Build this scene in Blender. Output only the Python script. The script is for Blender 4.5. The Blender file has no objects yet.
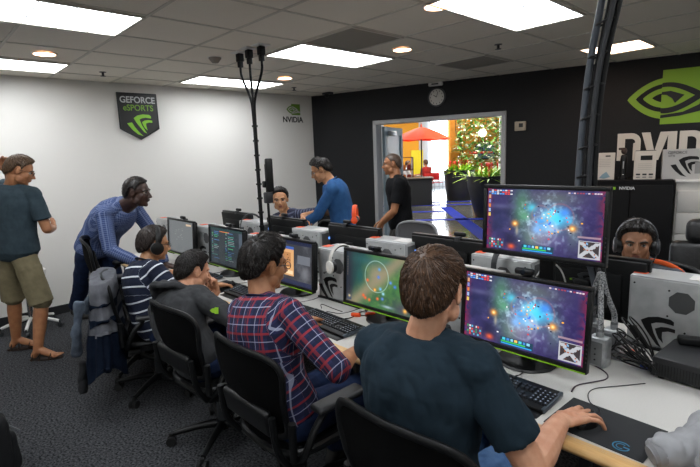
import bpy, bmesh, math, random
import numpy as np
from mathutils import Vector, Matrix, Quaternion, noise
PI = math.pi
random.seed(7)
sc = bpy.context.scene
# ------------------------------------------------------------------ camera
YAW, PIT, ROL, FOC = -0.816, -0.167, -0.039, 471.0
cam_d = bpy.data.cameras.new('camera'); cam = bpy.data.objects.new('camera', cam_d)
sc.collection.objects.link(cam); sc.camera = cam
_c, _s = math.cos(YAW), math.sin(YAW)
FWD = Vector((_s*math.cos(PIT), _c*math.cos(PIT), math.sin(PIT)))
_r = Vector((_c, -_s, 0)); _u = _r.cross(FWD)
RT = _r*math.cos(ROL)+_u*math.sin(ROL); UP = -_r*math.sin(ROL)+_u*math.cos(ROL)
cam.matrix_world = Matrix(((RT.x, UP.x, -FWD.x, 6.174), (RT.y, UP.y, -FWD.y, 0.0), (RT.z, UP.z, -FWD.z, 1.70), (0, 0, 0, 1)))
cam_d.sensor_width = 36.0; cam_d.lens = 36.0*FOC/700.0; cam_d.clip_start = 0.05; cam_d.clip_end = 100
# ------------------------------------------------------------------ world, view
sc.view_settings.view_transform = 'Standard'; sc.view_settings.look = 'None'
sc.view_settings.gamma = 1.0; sc.view_settings.use_curve_mapping = False
sc.view_settings.exposure = 0.38
PANEL = 10.0        # fluorescent diffusers
WARM = 12.0         # recessed warm lamps
WINDOW = 5.0        # daylight in the lobby windows
SCREEN = 1.0
w = bpy.data.worlds.new('world'); sc.world = w; w.use_nodes = True
w.node_tree.nodes['Background'].inputs[0].default_value = (0.75, 0.85, 1.0, 1)
w.node_tree.nodes['Background'].inputs[1].default_value = 0.6
try:
    sc.cycles.max_bounces = 8; sc.cycles.diffuse_bounces = 5; sc.cycles.glossy_bounces = 4
    sc.cycles.transmission_bounces = 6; sc.cycles.transparent_max_bounces = 8
    sc.cycles.sample_clamp_indirect = 6.0; sc.cycles.use_denoising = True
    sc.cycles.caustics_reflective = False; sc.cycles.caustics_refractive = False
except Exception: pass
CEIL = 2.6525
def lampdata(name, kind, energy, col, **k):
    d = bpy.data.lights.new(name, kind); d.energy = energy; d.color = col
    for a, b in k.items(): setattr(d, a, b)
    return d
# black wall frame: s runs along the wall from the corner, n points out of the room (into the lobby)
TH = math.atan(0.3); WC, WS = math.cos(TH), math.sin(TH)
def wl(s, n=0.0, z=0.0): return Vector((s*WC - n*WS, 5.06 + s*WS + n*WC, z))
MW = Matrix.Translation((0, 5.06, 0)) @ Matrix.Rotation(TH, 4, 'Z')
# ------------------------------------------------------------------ materials
def lin(h):
    h = h.lstrip('#'); v = [int(h[i:i+2], 16)/255 for i in (0, 2, 4)]
    return tuple((c/12.92 if c <= .04045 else ((c+.055)/1.055)**2.4) for c in v)+(1,)
MATS = {}
def mat(name, col='#808080', rough=.6, metal=0, bump=0, bscale=200, col2=None, cscale=40, emit=0, spec=.5, sheen=0, coat=0, stretch=None, alpha=1, detail=3):
    if name in MATS: return MATS[name]
    m = bpy.data.materials.new(name); m.use_nodes = True; nt = m.node_tree; N = nt.nodes; L = nt.links
    b = N['Principled BSDF']
    c = lin(col) if isinstance(col, str) else tuple(col)+(1,)
    b.inputs['Base Color'].default_value = c; b.inputs['Roughness'].default_value = rough
    b.inputs['Metallic'].default_value = metal; b.inputs['Specular IOR Level'].default_value = spec
    if sheen: b.inputs['Sheen Weight'].default_value = sheen
    if coat: b.inputs['Coat Weight'].default_value = coat
    if alpha < 1: b.inputs['Alpha'].default_value = alpha
    if emit: b.inputs['Emission Color'].default_value = c; b.inputs['Emission Strength'].default_value = emit
    if bump or col2:
        tc = N.new('ShaderNodeTexCoord'); vec = tc.outputs['Object']
        if stretch:
            mp = N.new('ShaderNodeMapping'); mp.inputs['Scale'].default_value = stretch; L.new(vec, mp.inputs[0]); vec = mp.outputs[0]
        if col2:
            n = N.new('ShaderNodeTexNoise'); n.inputs['Scale'].default_value = cscale; n.inputs['Detail'].default_value = detail
            L.new(vec, n.inputs['Vector']); r = N.new('ShaderNodeValToRGB')
            r.color_ramp.elements[0].position = .35; r.color_ramp.elements[1].position = .65
            r.color_ramp.elements[0].color = c; r.color_ramp.elements[1].color = lin(col2)
            L.new(n.outputs[0], r.inputs[0]); L.new(r.outputs[0], b.inputs['Base Color'])
        if bump:
            n = N.new('ShaderNodeTexNoise'); n.inputs['Scale'].default_value = bscale; n.inputs['Detail'].default_value = 3
            L.new(vec, n.inputs['Vector']); bp = N.new('ShaderNodeBump'); bp.inputs['Strength'].default_value = bump; bp.inputs['Distance'].default_value = .004
            L.new(n.outputs[0], bp.inputs['Height']); L.new(bp.outputs[0], b.inputs['Normal'])
    MATS[name] = m; return m
def attr_mat(name, build, rough=.85, bump=.25, bscale=60):
    """cloth material whose pattern follows the garment coordinates (around, along) stored on the mesh"""
    if name in MATS: return MATS[name]
    m = bpy.data.materials.new(name); m.use_nodes = True; nt = m.node_tree; N = nt.nodes; L = nt.links
    b = N['Principled BSDF']; b.inputs['Roughness'].default_value = rough; b.inputs['Specular IOR Level'].default_value = .25
    a = N.new('ShaderNodeAttribute'); a.attribute_name = 'weave'
    s = N.new('ShaderNodeSeparateXYZ'); L.new(a.outputs['Vector'], s.inputs[0])
    def math_(op, x, y=None):
        q = N.new('ShaderNodeMath'); q.operation = op
        for i, v in enumerate((x, y)):
            if v is None: continue
            if isinstance(v, (int, float)): q.inputs[i].default_value = v
            else: L.new(v, q.inputs[i])
        return q.outputs[0]
    def band(coord, period, width, off=0.0):      # 1 inside stripes
        f = math_('FRACT', math_('ADD', math_('DIVIDE', coord, period), 10.0+off)); return math_('LESS_THAN', f, width/period)
    def mix(fac, c1, c2):
        q = N.new('ShaderNodeMix'); q.data_type = 'RGBA'
        if isinstance(fac, (int, float)): q.inputs[0].default_value = fac
        else: L.new(fac, q.inputs[0])
        for i, v in ((6, c1), (7, c2)):
            if isinstance(v, str): q.inputs[i].default_value = lin(v)
            else: L.new(v, q.inputs[i])
        return q.outputs[2]
    tc = N.new('ShaderNodeTexCoord')
    nz = N.new('ShaderNodeTexNoise'); nz.inputs['Scale'].default_value = bscale; L.new(tc.outputs['Object'], nz.inputs['Vector'])
    L.new(build(s.outputs[0], s.outputs[1], band, mix, math_, nz.outputs[0]), b.inputs['Base Color'])
    bp = N.new('ShaderNodeBump'); bp.inputs['Strength'].default_value = bump; bp.inputs['Distance'].default_value = .01
    n2 = N.new('ShaderNodeTexNoise'); n2.inputs['Scale'].default_value = 14; n2.inputs['Detail'].default_value = 4; L.new(tc.outputs['Object'], n2.inputs['Vector'])
    L.new(n2.outputs[0], bp.inputs['Height']); L.new(bp.outputs[0], b.inputs['Normal'])
    MATS[name] = m; return m
def vcol_mat(name, emit=0.0, rough=.5):
    if name in MATS: return MATS[name]
    m = bpy.data.materials.new(name); m.use_nodes = True; nt = m.node_tree; b = nt.nodes['Principled BSDF']
    a = nt.nodes.new('ShaderNodeAttribute'); a.attribute_name = 'picture'
    b.inputs['Roughness'].default_value = rough
    if emit:
        b.inputs['Base Color'].default_value = (.01, .01, .01, 1); b.inputs['Specular IOR Level'].default_value = .25
        nt.links.new(a.outputs['Color'], b.inputs['Emission Color']); b.inputs['Emission Strength'].default_value = emit
    else: nt.links.new(a.outputs['Color'], b.inputs['Base Color'])
    MATS[name] = m; return m
BLK = mat('black_plastic', '#0b0c0d', .42, spec=.35); BLK2 = mat('matte_black', '#08090a', .65, spec=.3); DGR = mat('dark_grey_plastic', '#26282b', .5)
CHR = mat('chrome', '#c8c8ca', .2, 1); STEEL = mat('grey_steel', '#8c8e90', .4, .8); RUB = mat('rubber', '#0a0a0a', .8)
WHT = mat('white_plastic', '#d8d8d6', .5); SILV = mat('silver_case', '#a3a5a6', .45, .25, .1, 300)
MESHF = mat('chair_mesh', '#070708', .8, bump=.6, bscale=900, spec=.2); ORG = mat('orange_plastic', '#e8501c', .5)
GRN = mat('green_trim', '#7fb51c', .5); GRNE = mat('green_print', '#76a41f', .6, bump=.05); CARD = mat('card_white', '#cfc8be', .7); RED = mat('red_plastic', '#a81820', .5)
# ------------------------------------------------------------------ mesh building
class MB:
    def __init__(s): s.b = bmesh.new()
    def _x(s, vs, M):
        if M is not None:
            for v in vs: v.co = M @ v.co
    def box(s, c, size, M=None, bev=0, seg=2, rz=0):
        r = bmesh.ops.create_cube(s.b, size=1); vs = r['verts']
        for v in vs: v.co = Vector((v.co.x*size[0], v.co.y*size[1], v.co.z*size[2]))
        if bev:
            es = list({e for v in vs for e in v.link_edges})
            q = bmesh.ops.bevel(s.b, geom=es, offset=min(bev, min(size)*.49), segments=seg, profile=.5, affect='EDGES')
            st = list(q['verts']); seen = set(st); vs = list(st)
            while st:
                v = st.pop()
                for e in v.link_edges:
                    o = e.other_vert(v)
                    if o not in seen: seen.add(o); vs.append(o); st.append(o)
        R = Matrix.Translation(c) @ Matrix.Rotation(rz, 4, 'Z')
        s._x(vs, R if M is None else M @ R); return s
    def rings(s, rings, cap=True, close=False):
        R = [[s.b.verts.new(p) for p in r] for r in rings]; n = len(R[0])
        pairs = list(zip(R[:-1], R[1:])) + ([(R[-1], R[0])] if close else [])
        for a, b in pairs:
            for i in range(n):
                j = (i+1) % n
                try: s.b.faces.new((a[i], a[j], b[j], b[i]))
                except ValueError: pass
        if cap and not close:
            s.b.faces.new(R[0][::-1]); s.b.faces.new(R[-1])
        return s
    def cyl(s, a, b, r0, r1=None, n=16, M=None):
        a, b = Vector(a), Vector(b); r1 = r0 if r1 is None else r1
        if M is not None: a, b = M @ a, M @ b
        d = (b-a).normalized(); u = d.orthogonal().normalized(); v = d.cross(u)
        an = [2*PI*i/n for i in range(n)]
        return s.rings([[a+(u*math.cos(t)+v*math.sin(t))*r0 for t in an], [b+(u*math.cos(t)+v*math.sin(t))*r1 for t in an]])
    def tube(s, pts, r, n=8, M=None, closed=False, flat=None, smooth=0):
        P = [Vector(p) for p in pts]
        for _ in range(smooth):
            Q = []
            for i in range(len(P)-(0 if closed else 1)):
                a, b = P[i], P[(i+1) % len(P)]; Q += [a*.75+b*.25, a*.25+b*.75]
            if not closed: Q = [P[0]]+Q+[P[-1]]
            P = Q
        if M is not None: P = [M @ p for p in P]
        m = len(P); T = []
        for i in range(m):
            a = P[(i-1) % m] if closed or i > 0 else P[0]; b = P[(i+1) % m] if closed or i < m-1 else P[-1]
            d = (b-a); T.append(d.normalized() if d.length > 1e-9 else Vector((0, 0, 1)))
        u = T[0].orthogonal().normalized() if flat is None else Vector(flat[2]); R = []
        for i in range(m):
            if i: u = T[i-1].rotation_difference(T[i]) @ u
            u = (u - T[i]*u.dot(T[i])).normalized(); v = T[i].cross(u)
            rr = r[min(i*len(r)//m, len(r)-1)] if isinstance(r, (list, tuple)) else r
            ru, rv = (rr, rr) if flat is None else (flat[0], flat[1])
            R.append([P[i]+u*math.cos(2*PI*k/n)*ru+v*math.sin(2*PI*k/n)*rv for k in range(n)])
        return s.rings(R, cap=True, close=closed)
    def sph(s, c, r, M=None, nu=16, nv=10, R=None):
        if isinstance(r, (int, float)): r = (r, r, r)
        q = bmesh.ops.create_uvsphere(s.b, u_segments=nu, v_segments=nv, radius=1)
        T = Matrix.Translation(c) @ (R.to_4x4() if R is not None else Matrix.Identity(4)) @ Matrix.Diagonal((r[0], r[1], r[2], 1))
        s._x(q['verts'], T if M is None else M @ T); return s
    def cap(s, a, b, ra, rb=None, n=14, M=None):
        a, b = Vector(a), Vector(b); rb = ra if rb is None else rb
        if M is not None: a, b = M @ a, M @ b
        d = b-a
        if d.length < 1e-6: d = Vector((0, 0, 1e-4))
        d.normalize(); u = d.orthogonal().normalized(); v = d.cross(u); R = []
        for f in (80, 55, 28, 0):
            t = math.radians(f); R.append((a-d*ra*math.sin(t), ra*math.cos(t)))
        for f in (0, 28, 55, 80):
            t = math.radians(f); R.append((b+d*rb*math.sin(t), rb*math.cos(t)))
        return s.rings([[c+(u*math.cos(2*PI*k/n)+v*math.sin(2*PI*k/n))*r for k in range(n)] for c, r in R])
    def lathe(s, prof, c=(0, 0, 0), n=28, M=None, cap=None):
        T = Matrix.Translation(c) if M is None else M @ Matrix.Translation(c)
        if cap is None: cap = min(prof[0][0], prof[-1][0]) < .004
        return s.rings([[T @ Vector((r*math.cos(2*PI*k/n), r*math.sin(2*PI*k/n), z)) for k in range(n)] for r, z in prof], cap=cap, close=not cap)
    def prism(s, poly, z0, z1, M=None):
        M = M or Matrix.Identity(4)
        A = [s.b.verts.new(M @ Vector((x, y, z0))) for x, y in poly]; B = [s.b.verts.new(M @ Vector((x, y, z1))) for x, y in poly]
        n = len(poly); s.b.faces.new(A[::-1]); s.b.faces.new(B)
        for i in range(n): s.b.faces.new((A[i], A[(i+1) % n], B[(i+1) % n], B[i]))
        return s
    def surf(s, fn, nu, nv, th=0):
        G = [[s.b.verts.new(fn(i/nu, j/nv)) for j in range(nv+1)] for i in range(nu+1)]; fs = []
        for i in range(nu):
            for j in range(nv): fs.append(s.b.faces.new((G[i][j], G[i+1][j], G[i+1][j+1], G[i][j+1])))
        if th: bmesh.ops.solidify(s.b, geom=fs, thickness=th)
        return s
    def mesh(s, name='mesh'):
        bmesh.ops.recalc_face_normals(s.b, faces=s.b.faces)
        me = bpy.data.meshes.new(name); s.b.to_mesh(me); s.b.free(); return me
    def done(s, name, m, parent=None, smooth=True, loc=None, ang=40):
        me = s.mesh(name)
        return link(me, name, m, parent, smooth, loc, ang)
def link(me, name, m, parent=None, smooth=True, loc=None, ang=40):
    if m is not None and not len(me.materials): me.materials.append(m)
    if smooth:
        me.shade_smooth()
        if ang < 180: me.set_sharp_from_angle(angle=math.radians(ang))
    o = bpy.data.objects.new(name, me); sc.collection.objects.link(o)
    if parent is not None: o.parent = parent
    if loc is not None: o.location = loc
    return o
def tag(o, label=None, cat=None, group=None, kind=None):
    if label: o['label'] = label
    if cat: o['category'] = cat
    if group: o['group'] = group
    if kind: o['kind'] = kind
    return o
def thing(name, label, cat, loc=(0, 0, 0), rz=0, group=None):
    o = bpy.data.objects.new(name, None); o.empty_display_size = .1; sc.collection.objects.link(o)
    o.location = loc; o.rotation_euler = (0, 0, rz); return tag(o, label, cat, group)
def struct(o): o['kind'] = 'structure'; return o
def kids(o): return [c for c in bpy.data.objects if c.parent is o]
def dup(root, loc, rz=None, label=None, group=None):
    r = root.copy(); sc.collection.objects.link(r); r.location = loc
    if rz is not None: r.rotation_euler = (0, 0, rz)
    if label: r['label'] = label
    if group: r['group'] = group
    for ch in kids(root):
        c = ch.copy(); sc.collection.objects.link(c); c.parent = r
        for g in kids(ch):
            d = g.copy(); sc.collection.objects.link(d); d.parent = c
    return r
def text(body, size, m, parent, M, name='lettering', ext=.002, align='CENTER', squeeze=1.0, bold=0.0):
    cu = bpy.data.curves.new('t', 'FONT'); cu.body = body; cu.size = size; cu.extrude = ext; cu.align_x = align; cu.align_y = 'CENTER'; cu.offset = bold
    o = bpy.data.objects.new('t', cu); sc.collection.objects.link(o); dg = bpy.context.evaluated_depsgraph_get()
    me = bpy.data.meshes.new_from_object(o.evaluated_get(dg)); bpy.data.objects.remove(o); bpy.data.curves.remove(cu)
    me.transform(M @ Matrix.Diagonal((squeeze, 1, 1, 1))); me.materials.clear()
    return link(me, name, m, parent, False)
def frame(o, x, y, z):   # matrix with given origin and axes
    x, y, z = Vector(x).normalized(), Vector(y).normalized(), Vector(z).normalized()
    return Matrix(((x.x, y.x, z.x, o[0]), (x.y, y.y, z.y, o[1]), (x.z, y.z, z.z, o[2]), (0, 0, 0, 1)))
# ================================================================== ROOM
def ux(u): return 2.278+u*.3048
def vy(v): return 3.8386-v*.3048
UL = [-6.1, -4.2, -2.2, 0, 2, 4, 6.2, 8.1, 10.1, 12.1, 14.1, 16.1, 18.1]
VL = [-10.1, -8.1, -6.0, -4.13, -2.15, 0, 2, 4, 6.1, 8.2, 10.2, 12.2, 14.2, 16.2, 18.2, 20.2, 22.2]
XR, YB = 8.0, -3.0
M_CARPET = mat('charcoal_carpet', '#161719', .95, bump=1.0, bscale=160, col2='#4f5053', cscale=75, spec=.1, detail=5)
M_WALLW = mat('white_wall', '#dcdad5', .8, bump=.08, bscale=300)
M_WALLB = mat('black_wall', '#121316', .65, bump=.15, bscale=250, col2='#16171a', cscale=60, spec=.35)
M_CEIL = mat('ceiling_tile', '#e6e0d5', .95, bump=.5, bscale=420, col2='#dcd6ca', cscale=330, spec=.1)
M_TBAR = mat('ceiling_bar', '#c2bdb3', .7)
M_BASE = mat('dark_baseboard', '#1b1c1f', .6)
M_ALU = mat('brushed_frame', '#a8a9ab', .45, .3, .1, 400)
yc = 5.06+XR*math.tan(TH)
def room_poly(): return [(0, YB), (XR, YB), (XR, yc), (0, 5.06)]
struct(MB().prism(room_poly(), -.1, 0).done('floor', M_CARPET, smooth=False))
struct(MB().prism([(-.12, YB-.12), (XR+.12, YB-.12), (XR+.12, yc+.1), (-.12, 5.1)], CEIL, CEIL+.1).done('ceiling', M_CEIL, smooth=False))
tb = MB()
for u in UL:
    x = ux(u)
    if 0 < x < XR: tb.box((x, (YB+5.06+x*.3)/2, CEIL-.002), (.022, 5.06+x*.3-YB, .006))
for v in VL:
    y = vy(v)
    if y > YB:
        x0 = max(0, (y-5.06)/.3)
        if x0 < XR: tb.box(((x0+XR)/2, y, CEIL-.0025), (XR-x0, .022, .006))
struct(tb.done('trim_1', M_TBAR, smooth=False))
struct(MB().box((-.06, (YB+5.06)/2, CEIL/2), (.12, 5.06-YB+.1, CEIL)).done('wall_left', M_WALLW, smooth=False))
struct(MB().box((XR+.06, (YB+yc)/2, CEIL/2), (.12, yc-YB, CEIL)).done('wall_right', M_WALLW, smooth=False))
struct(MB().box((XR/2, YB-.06, CEIL/2), (XR+.24, .12, CEIL)).done('wall_front', M_WALLW, smooth=False))
D0, D1, DZ = 1.12, 3.10, 2.185
sx = XR/WC
wb = MB()
for s0, s1, z0, z1 in ((-.0, D0, 0, CEIL), (D1, sx, 0, CEIL), (D0, D1, DZ, CEIL)):
    wb.box(((s0+s1)/2, .07, (z0+z1)/2), (s1-s0, .14, z1-z0), M=MW)
struct(wb.done('wall_back', M_WALLB, smooth=False))
struct(MB().box((.008, (YB+5.04)/2, .05), (.016, 5.04-YB, .1), bev=.004).done('baseboard_left', M_BASE, smooth=False))
bb = MB()
for s0, s1 in ((0.01, D0-.01), (D1+.01, sx-.05)): bb.box(((s0+s1)/2, -.008, .05), (s1-s0, .016, .1), M=MW, bev=.004)
struct(bb.done('baseboard_back', M_BASE, smooth=False))
# door opening with metal frame and an opened leaf
dr = bpy.data.objects.new('door_1', None); sc.collection.objects.link(dr); struct(dr); dr.matrix_world = MW
df = MB()
for s in (D0+.03, D1-.03): df.box((s, .06, DZ/2), (.06, .19, DZ), bev=.006)
df.box(((D0+D1)/2, .06, DZ-.03), (D1-D0, .19, .06), bev=.006)
df.done('door_frame', M_ALU, dr, smooth=False)
lf = MB(); T = Matrix.Translation((D0+.08, .17, 0)) @ Matrix.Rotation(math.radians(96), 4, 'Z')
for x0, x1, z0, z1 in ((0, .11, .01, 2.1), (.84, .93, .01, 2.1), (.11, .84, .01, .25), (.11, .84, 1.98, 2.1)):
    lf.box(((x0+x1)/2, 0, (z0+z1)/2), (x1-x0, .045, z1-z0), M=T)
lf.done('door_leaf', mat('door_grey', '#8496a0', .5), dr, smooth=False)
MB().box((.475, 0, 1.115), (.73, .012, 1.73), M=T).done('door_glass', mat('frosted_glass', '#9db4bd', .25, 0, spec=.6, alpha=.75), dr, smooth=False)
MB().box((.3, -.05, 2.0), (.3, .06, .07), M=T, bev=.01).done('door_closer', STEEL, dr)
MB().box((.87, -.04, 1.05), (.03, .04, .3), M=T, bev=.01).done('door_handle', STEEL, dr)
# ------------------------------------------------------------------ ceiling fittings
M_DIFF = bpy.data.materials.new('fluorescent_diffuser'); M_DIFF.use_nodes = True
_n = M_DIFF.node_tree; _b = _n.nodes['Principled BSDF']; _b.inputs['Base Color'].default_value = (.8, .8, .8, 1)
_b.inputs['Emission Color'].default_value = (.93, .965, 1, 1); _b.inputs['Emission Strength'].default_value = PANEL
M_WARM = mat('warm_lens', '#ffc49a', .4, emit=WARM); M_WARMD = mat('warm_panel', '#ffdcc0', .5, emit=7)
M_LAT = mat('lattice', '#7a7d82', .5)
def ceiling_light(u0, u1, v0, v1, label, m=None, lattice=True):
    x0, x1, y0, y1 = ux(u0)+.012, ux(u1)-.012, vy(v1)+.012, vy(v0)-.012
    t = thing('ceiling_light', label, 'ceiling light', ((x0+x1)/2, (y0+y1)/2, CEIL), group='square warm ceiling lights' if not lattice else 'fluorescent ceiling lights')
    a, b = (x1-x0)/2, (y1-y0)/2
    MB().box((0, 0, -.008), (2*a-.03, 2*b-.03, .006)).done('diffuser', m or M_DIFF, t, smooth=False)
    f = MB()
    for s in (-1, 1): f.box((s*(a-.008), 0, -.008), (.016, 2*b, .02)); f.box((0, s*(b-.008), -.008), (2*a-.03, .016, .02))
    f.done('frame', M_TBAR, t, smooth=False)
    if lattice:
        l = MB()
        for k in range(1, 3): l.box((-a+2*a*k/3, 0, -.013), (.008, 2*b-.03, .006))
        for k in range(1, 6): l.box((0, -b+2*b*k/6, -.013), (2*a-.03, .005, .006))
        l.done('lattice', M_LAT, t, smooth=False)
    return t
ceiling_light(0, 2, 8.2, 12.2, 'large fluorescent ceiling panel at the top left corner')
ceiling_light(-6.1, -4.2, 8.2, 12.2, 'fluorescent ceiling panel near the left wall, cut by the left edge')
ceiling_light(-6.1, -4.2, 0, 4, 'slim fluorescent ceiling panel above the left wall behind the cable drop')
ceiling_light(0, 2, 0, 4, 'fluorescent ceiling panel with a dark vent along its side')
ceiling_light(6.2, 8.1, 0, 4, 'brightest fluorescent ceiling panel at the top centre of the view')
for k, (u, v) in enumerate(((6.2, 8.2), (12.1, 0), (12.1, 8.2), (0, 16.2), (6.2, 16.2), (12.1, 16.2))):
    ceiling_light(u, u+1.95, v, v+4, 'fluorescent ceiling panel behind the camera')
ceiling_light(12.1, 14.05, -8.1, -4.13, 'added fluorescent ceiling panel brightening the black wall side, right of the view')  # unseen panel added to brighten the boxes on the cabinets
ceiling_light(6.2, 8.1, -6.0, -4.13, 'small warm square ceiling panel beside the right cable bundle', M_WARMD, False)
M_VENT = mat('vent_grey', '#8d887f', .8, bump=1, bscale=160)
def vent(u0, u1, v0, v1, label):
    x0, x1, y0, y1 = ux(u0), ux(u1), vy(v1), vy(v0)
    t = thing('ceiling_vent', label, 'ceiling vent', ((x0+x1)/2, (y0+y1)/2, CEIL), group='ceiling vents'); a, b = (x1-x0)/2, (y1-y0)/2
    MB().box((0, 0, -.007), (2*a-.03, 2*b-.03, .008)).done('perforated_panel', M_VENT, t, smooth=False)
    f = MB()
    for s in (-1, 1): f.box((s*(a-.008), 0, -.008), (.016, 2*b, .016)); f.box((0, s*(b-.008), -.008), (2*a-.03, .016, .016))
    f.done('frame', M_TBAR, t, smooth=False)
vent(2, 4, 2, 4, 'dark square ceiling vent beside the middle fluorescent panel')
vent(2, 4, -4.13, -2.15, 'dark ceiling vent close to the black wall')
def downlight(x, y, label):
    t = thing('recessed_downlight', label, 'downlight', (x, y, CEIL), group='warm recessed downlights')
    MB().lathe([(.085, -.001), (.1, -.004), (.1, -.01), (.082, -.012)], n=32).done('trim_ring', WHT, t)
    MB().cyl((0, 0, -.002), (0, 0, -.012), .082, n=32).done('lens', M_WARM, t, smooth=False)
downlight(1.33, 1.05, 'round warm downlight between the two left fluorescent panels')
downlight(3.18, 3.58, 'round warm downlight right of the dark square vent')
downlight(1.30, 3.59, 'small round warm downlight next to the slim far panel')
downlight(4.18, 2.75, 'round warm downlight left of the brightest fluorescent panel')
def sprinkler(x, y, label):
    t = thing('sprinkler_head', label, 'sprinkler', (x, y, CEIL), group='ceiling sprinkler heads')
    MB().cyl((0, 0, -.004), (0, 0, 0), .035, n=20).done('escutcheon', DGR, t)
    MB().cyl((0, 0, -.04), (0, 0, -.004), .012).cyl((0, 0, -.044), (0, 0, -.04), .028, n=16).done('deflector', DGR, t)
sprinkler(.65, 1.71, 'small dark sprinkler head above the black shield sign')
sprinkler(.69, 4.19, 'small dark sprinkler head above the green wall logo')
sprinkler(3.81, 4.21, 'small dark sprinkler head near the vent by the black wall')
t = thing('smoke_detector', 'small grey cone shaped detector on the ceiling left of the cable drop', 'smoke detector', (1.92, 2.33, CEIL))
MB().lathe([(.06, 0), (.058, -.012), (.028, -.05), (.004, -.055)]).done('housing', mat('beige_grey', '#8d877e', .6), t)
MB().cyl((0, 0, -.004), (0, 0, 0), .068, n=24).done('mounting_plate', WHT, t)
t = thing('security_camera', 'dark dome camera where ceiling meets the black wall corner', 'camera', (.5, 4.98, CEIL))
MB().box((0, 0, -.015), (.16, .1, .03), bev=.008).done('bracket', DGR, t); MB().sph((0, -.02, -.045), .035).done('lens_dome', BLK, t)
t = thing('wall_sensor', 'small pale box where the ceiling meets the black wall above the clock', 'sensor', wl(2.13, -.03, CEIL-.03), TH)
MB().box((0, 0, 0), (.2, .06, .05), bev=.01).done('housing', WHT, t); MB().box((0, -.031, 0), (.1, .004, .02)).done('lens_window', DGR, t)
# clock, switch
t = thing('wall_clock', 'round white wall clock on the black wall above the doorway', 'clock', wl(2.14, -.02, 2.445), TH)
RX = Matrix.Rotation(PI/2, 4, 'X')
MB().cyl((0, .02, 0), (0, 0, 0), .112, n=40).done('dial', mat('clock_dial', '#cfccc4', .5), t)
MB().lathe([(.112, -.02), (.13, -.02), (.13, .01), (.112, .012)], n=40, M=RX).done('rim', mat('clock_rim', '#3a3b3d', .4), t)
for k in range(12):
    a = k*PI/6; MB().box((math.sin(a)*.09, -.003, math.cos(a)*.09), (.007, .004, .018)).done('hour_mark', BLK, t, smooth=False)
MB().cyl((0, -.005, 0), (-.045, -.005, .03), .004).cyl((0, -.007, 0), (.02, -.007, .075), .003).done('hands', BLK, t)
t = thing('wall_thermostat', 'small beige control box on the black wall right of the doorway', 'thermostat', wl(3.28, -.02, 1.975), TH)
MB().box((0, 0, 0), (.14, .035, .12), bev=.008).done('housing', mat('beige_box', '#b5aa98', .6), t); MB().box((.01, -.019, .01), (.05, .004, .05)).done('display', DGR, t)
# shield sign on the left wall
def wall_left(y, z, x=.0): return Matrix.Translation((x, y, z)) @ frame((0, 0, 0), (0, 1, 0), (0, 0, 1), (1, 0, 0))
def swoosh(cx, cy, s):   # three curved claw marks as 2-D outlines
    out = []
    def P(l): return [(cx+x*s, cy+y*s) for x, y in l]
    out.append(P([(-.30, .30), (-.12, .42), (.12, .48), (.42, .46), (.50, .40), (.50, .30), (.25, .33), (.08, .30), (-.04, .24), (.04, -.02), (.16, -.26), (.24, -.40), (.12, -.34), (-.06, -.10), (-.20, .10)]))
    out.append(P([(.06, .12), (.20, .20), (.36, .22), (.54, .20), (.54, .10), (.38, .11), (.24, .06), (.24, -.10), (.28, -.26), (.16, -.14), (.10, 0)]))
    out.append(P([(-.62, .06), (-.40, .10), (-.28, -.12), (-.10, -.36), (.06, -.52), (-.18, -.44), (-.40, -.24), (-.54, -.06)]))
    return out
t = thing('shield_sign', 'black shield shaped esports sign mounted on the white wall', 'sign', (0, 2.265, 2.27))
sh = [(-.235, .27), (.235, .27), (.235, -.16), (0, -.29), (-.235, -.16)]
ML = frame((0, 0, 0), (0, 1, 0), (0, 0, 1), (1, 0, 0))
MB().prism(sh, .002, .03, ML).done('panel', mat('sign_black', '#131416', .4), t, smooth=False)
bd = MB(); q = [ML @ Vector((x*.985, y*.985, .03)) for x, y in sh]
bd.tube(q, .008, 6, closed=True); bd.done('border', mat('sign_border', '#2a2c2e', .4, .5), t)
text('GEFORCE', .105, mat('sign_silver', '#b9bbbd', .5), t, ML @ Matrix.Translation((0, .185, .031)), bold=.002, squeeze=.93)
text('eSPORTS', .1, mat('sign_green', '#6f9e25', .5), t, ML @ Matrix.Translation((0, .09, .031)), bold=.001, squeeze=.93)
g = MB()
for p in swoosh(.01, -.11, .265): g.prism(p, .031, .034, ML)
g.done('claw_emblem', mat('sign_green2', '#86c232', .5), t, smooth=False)
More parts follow.
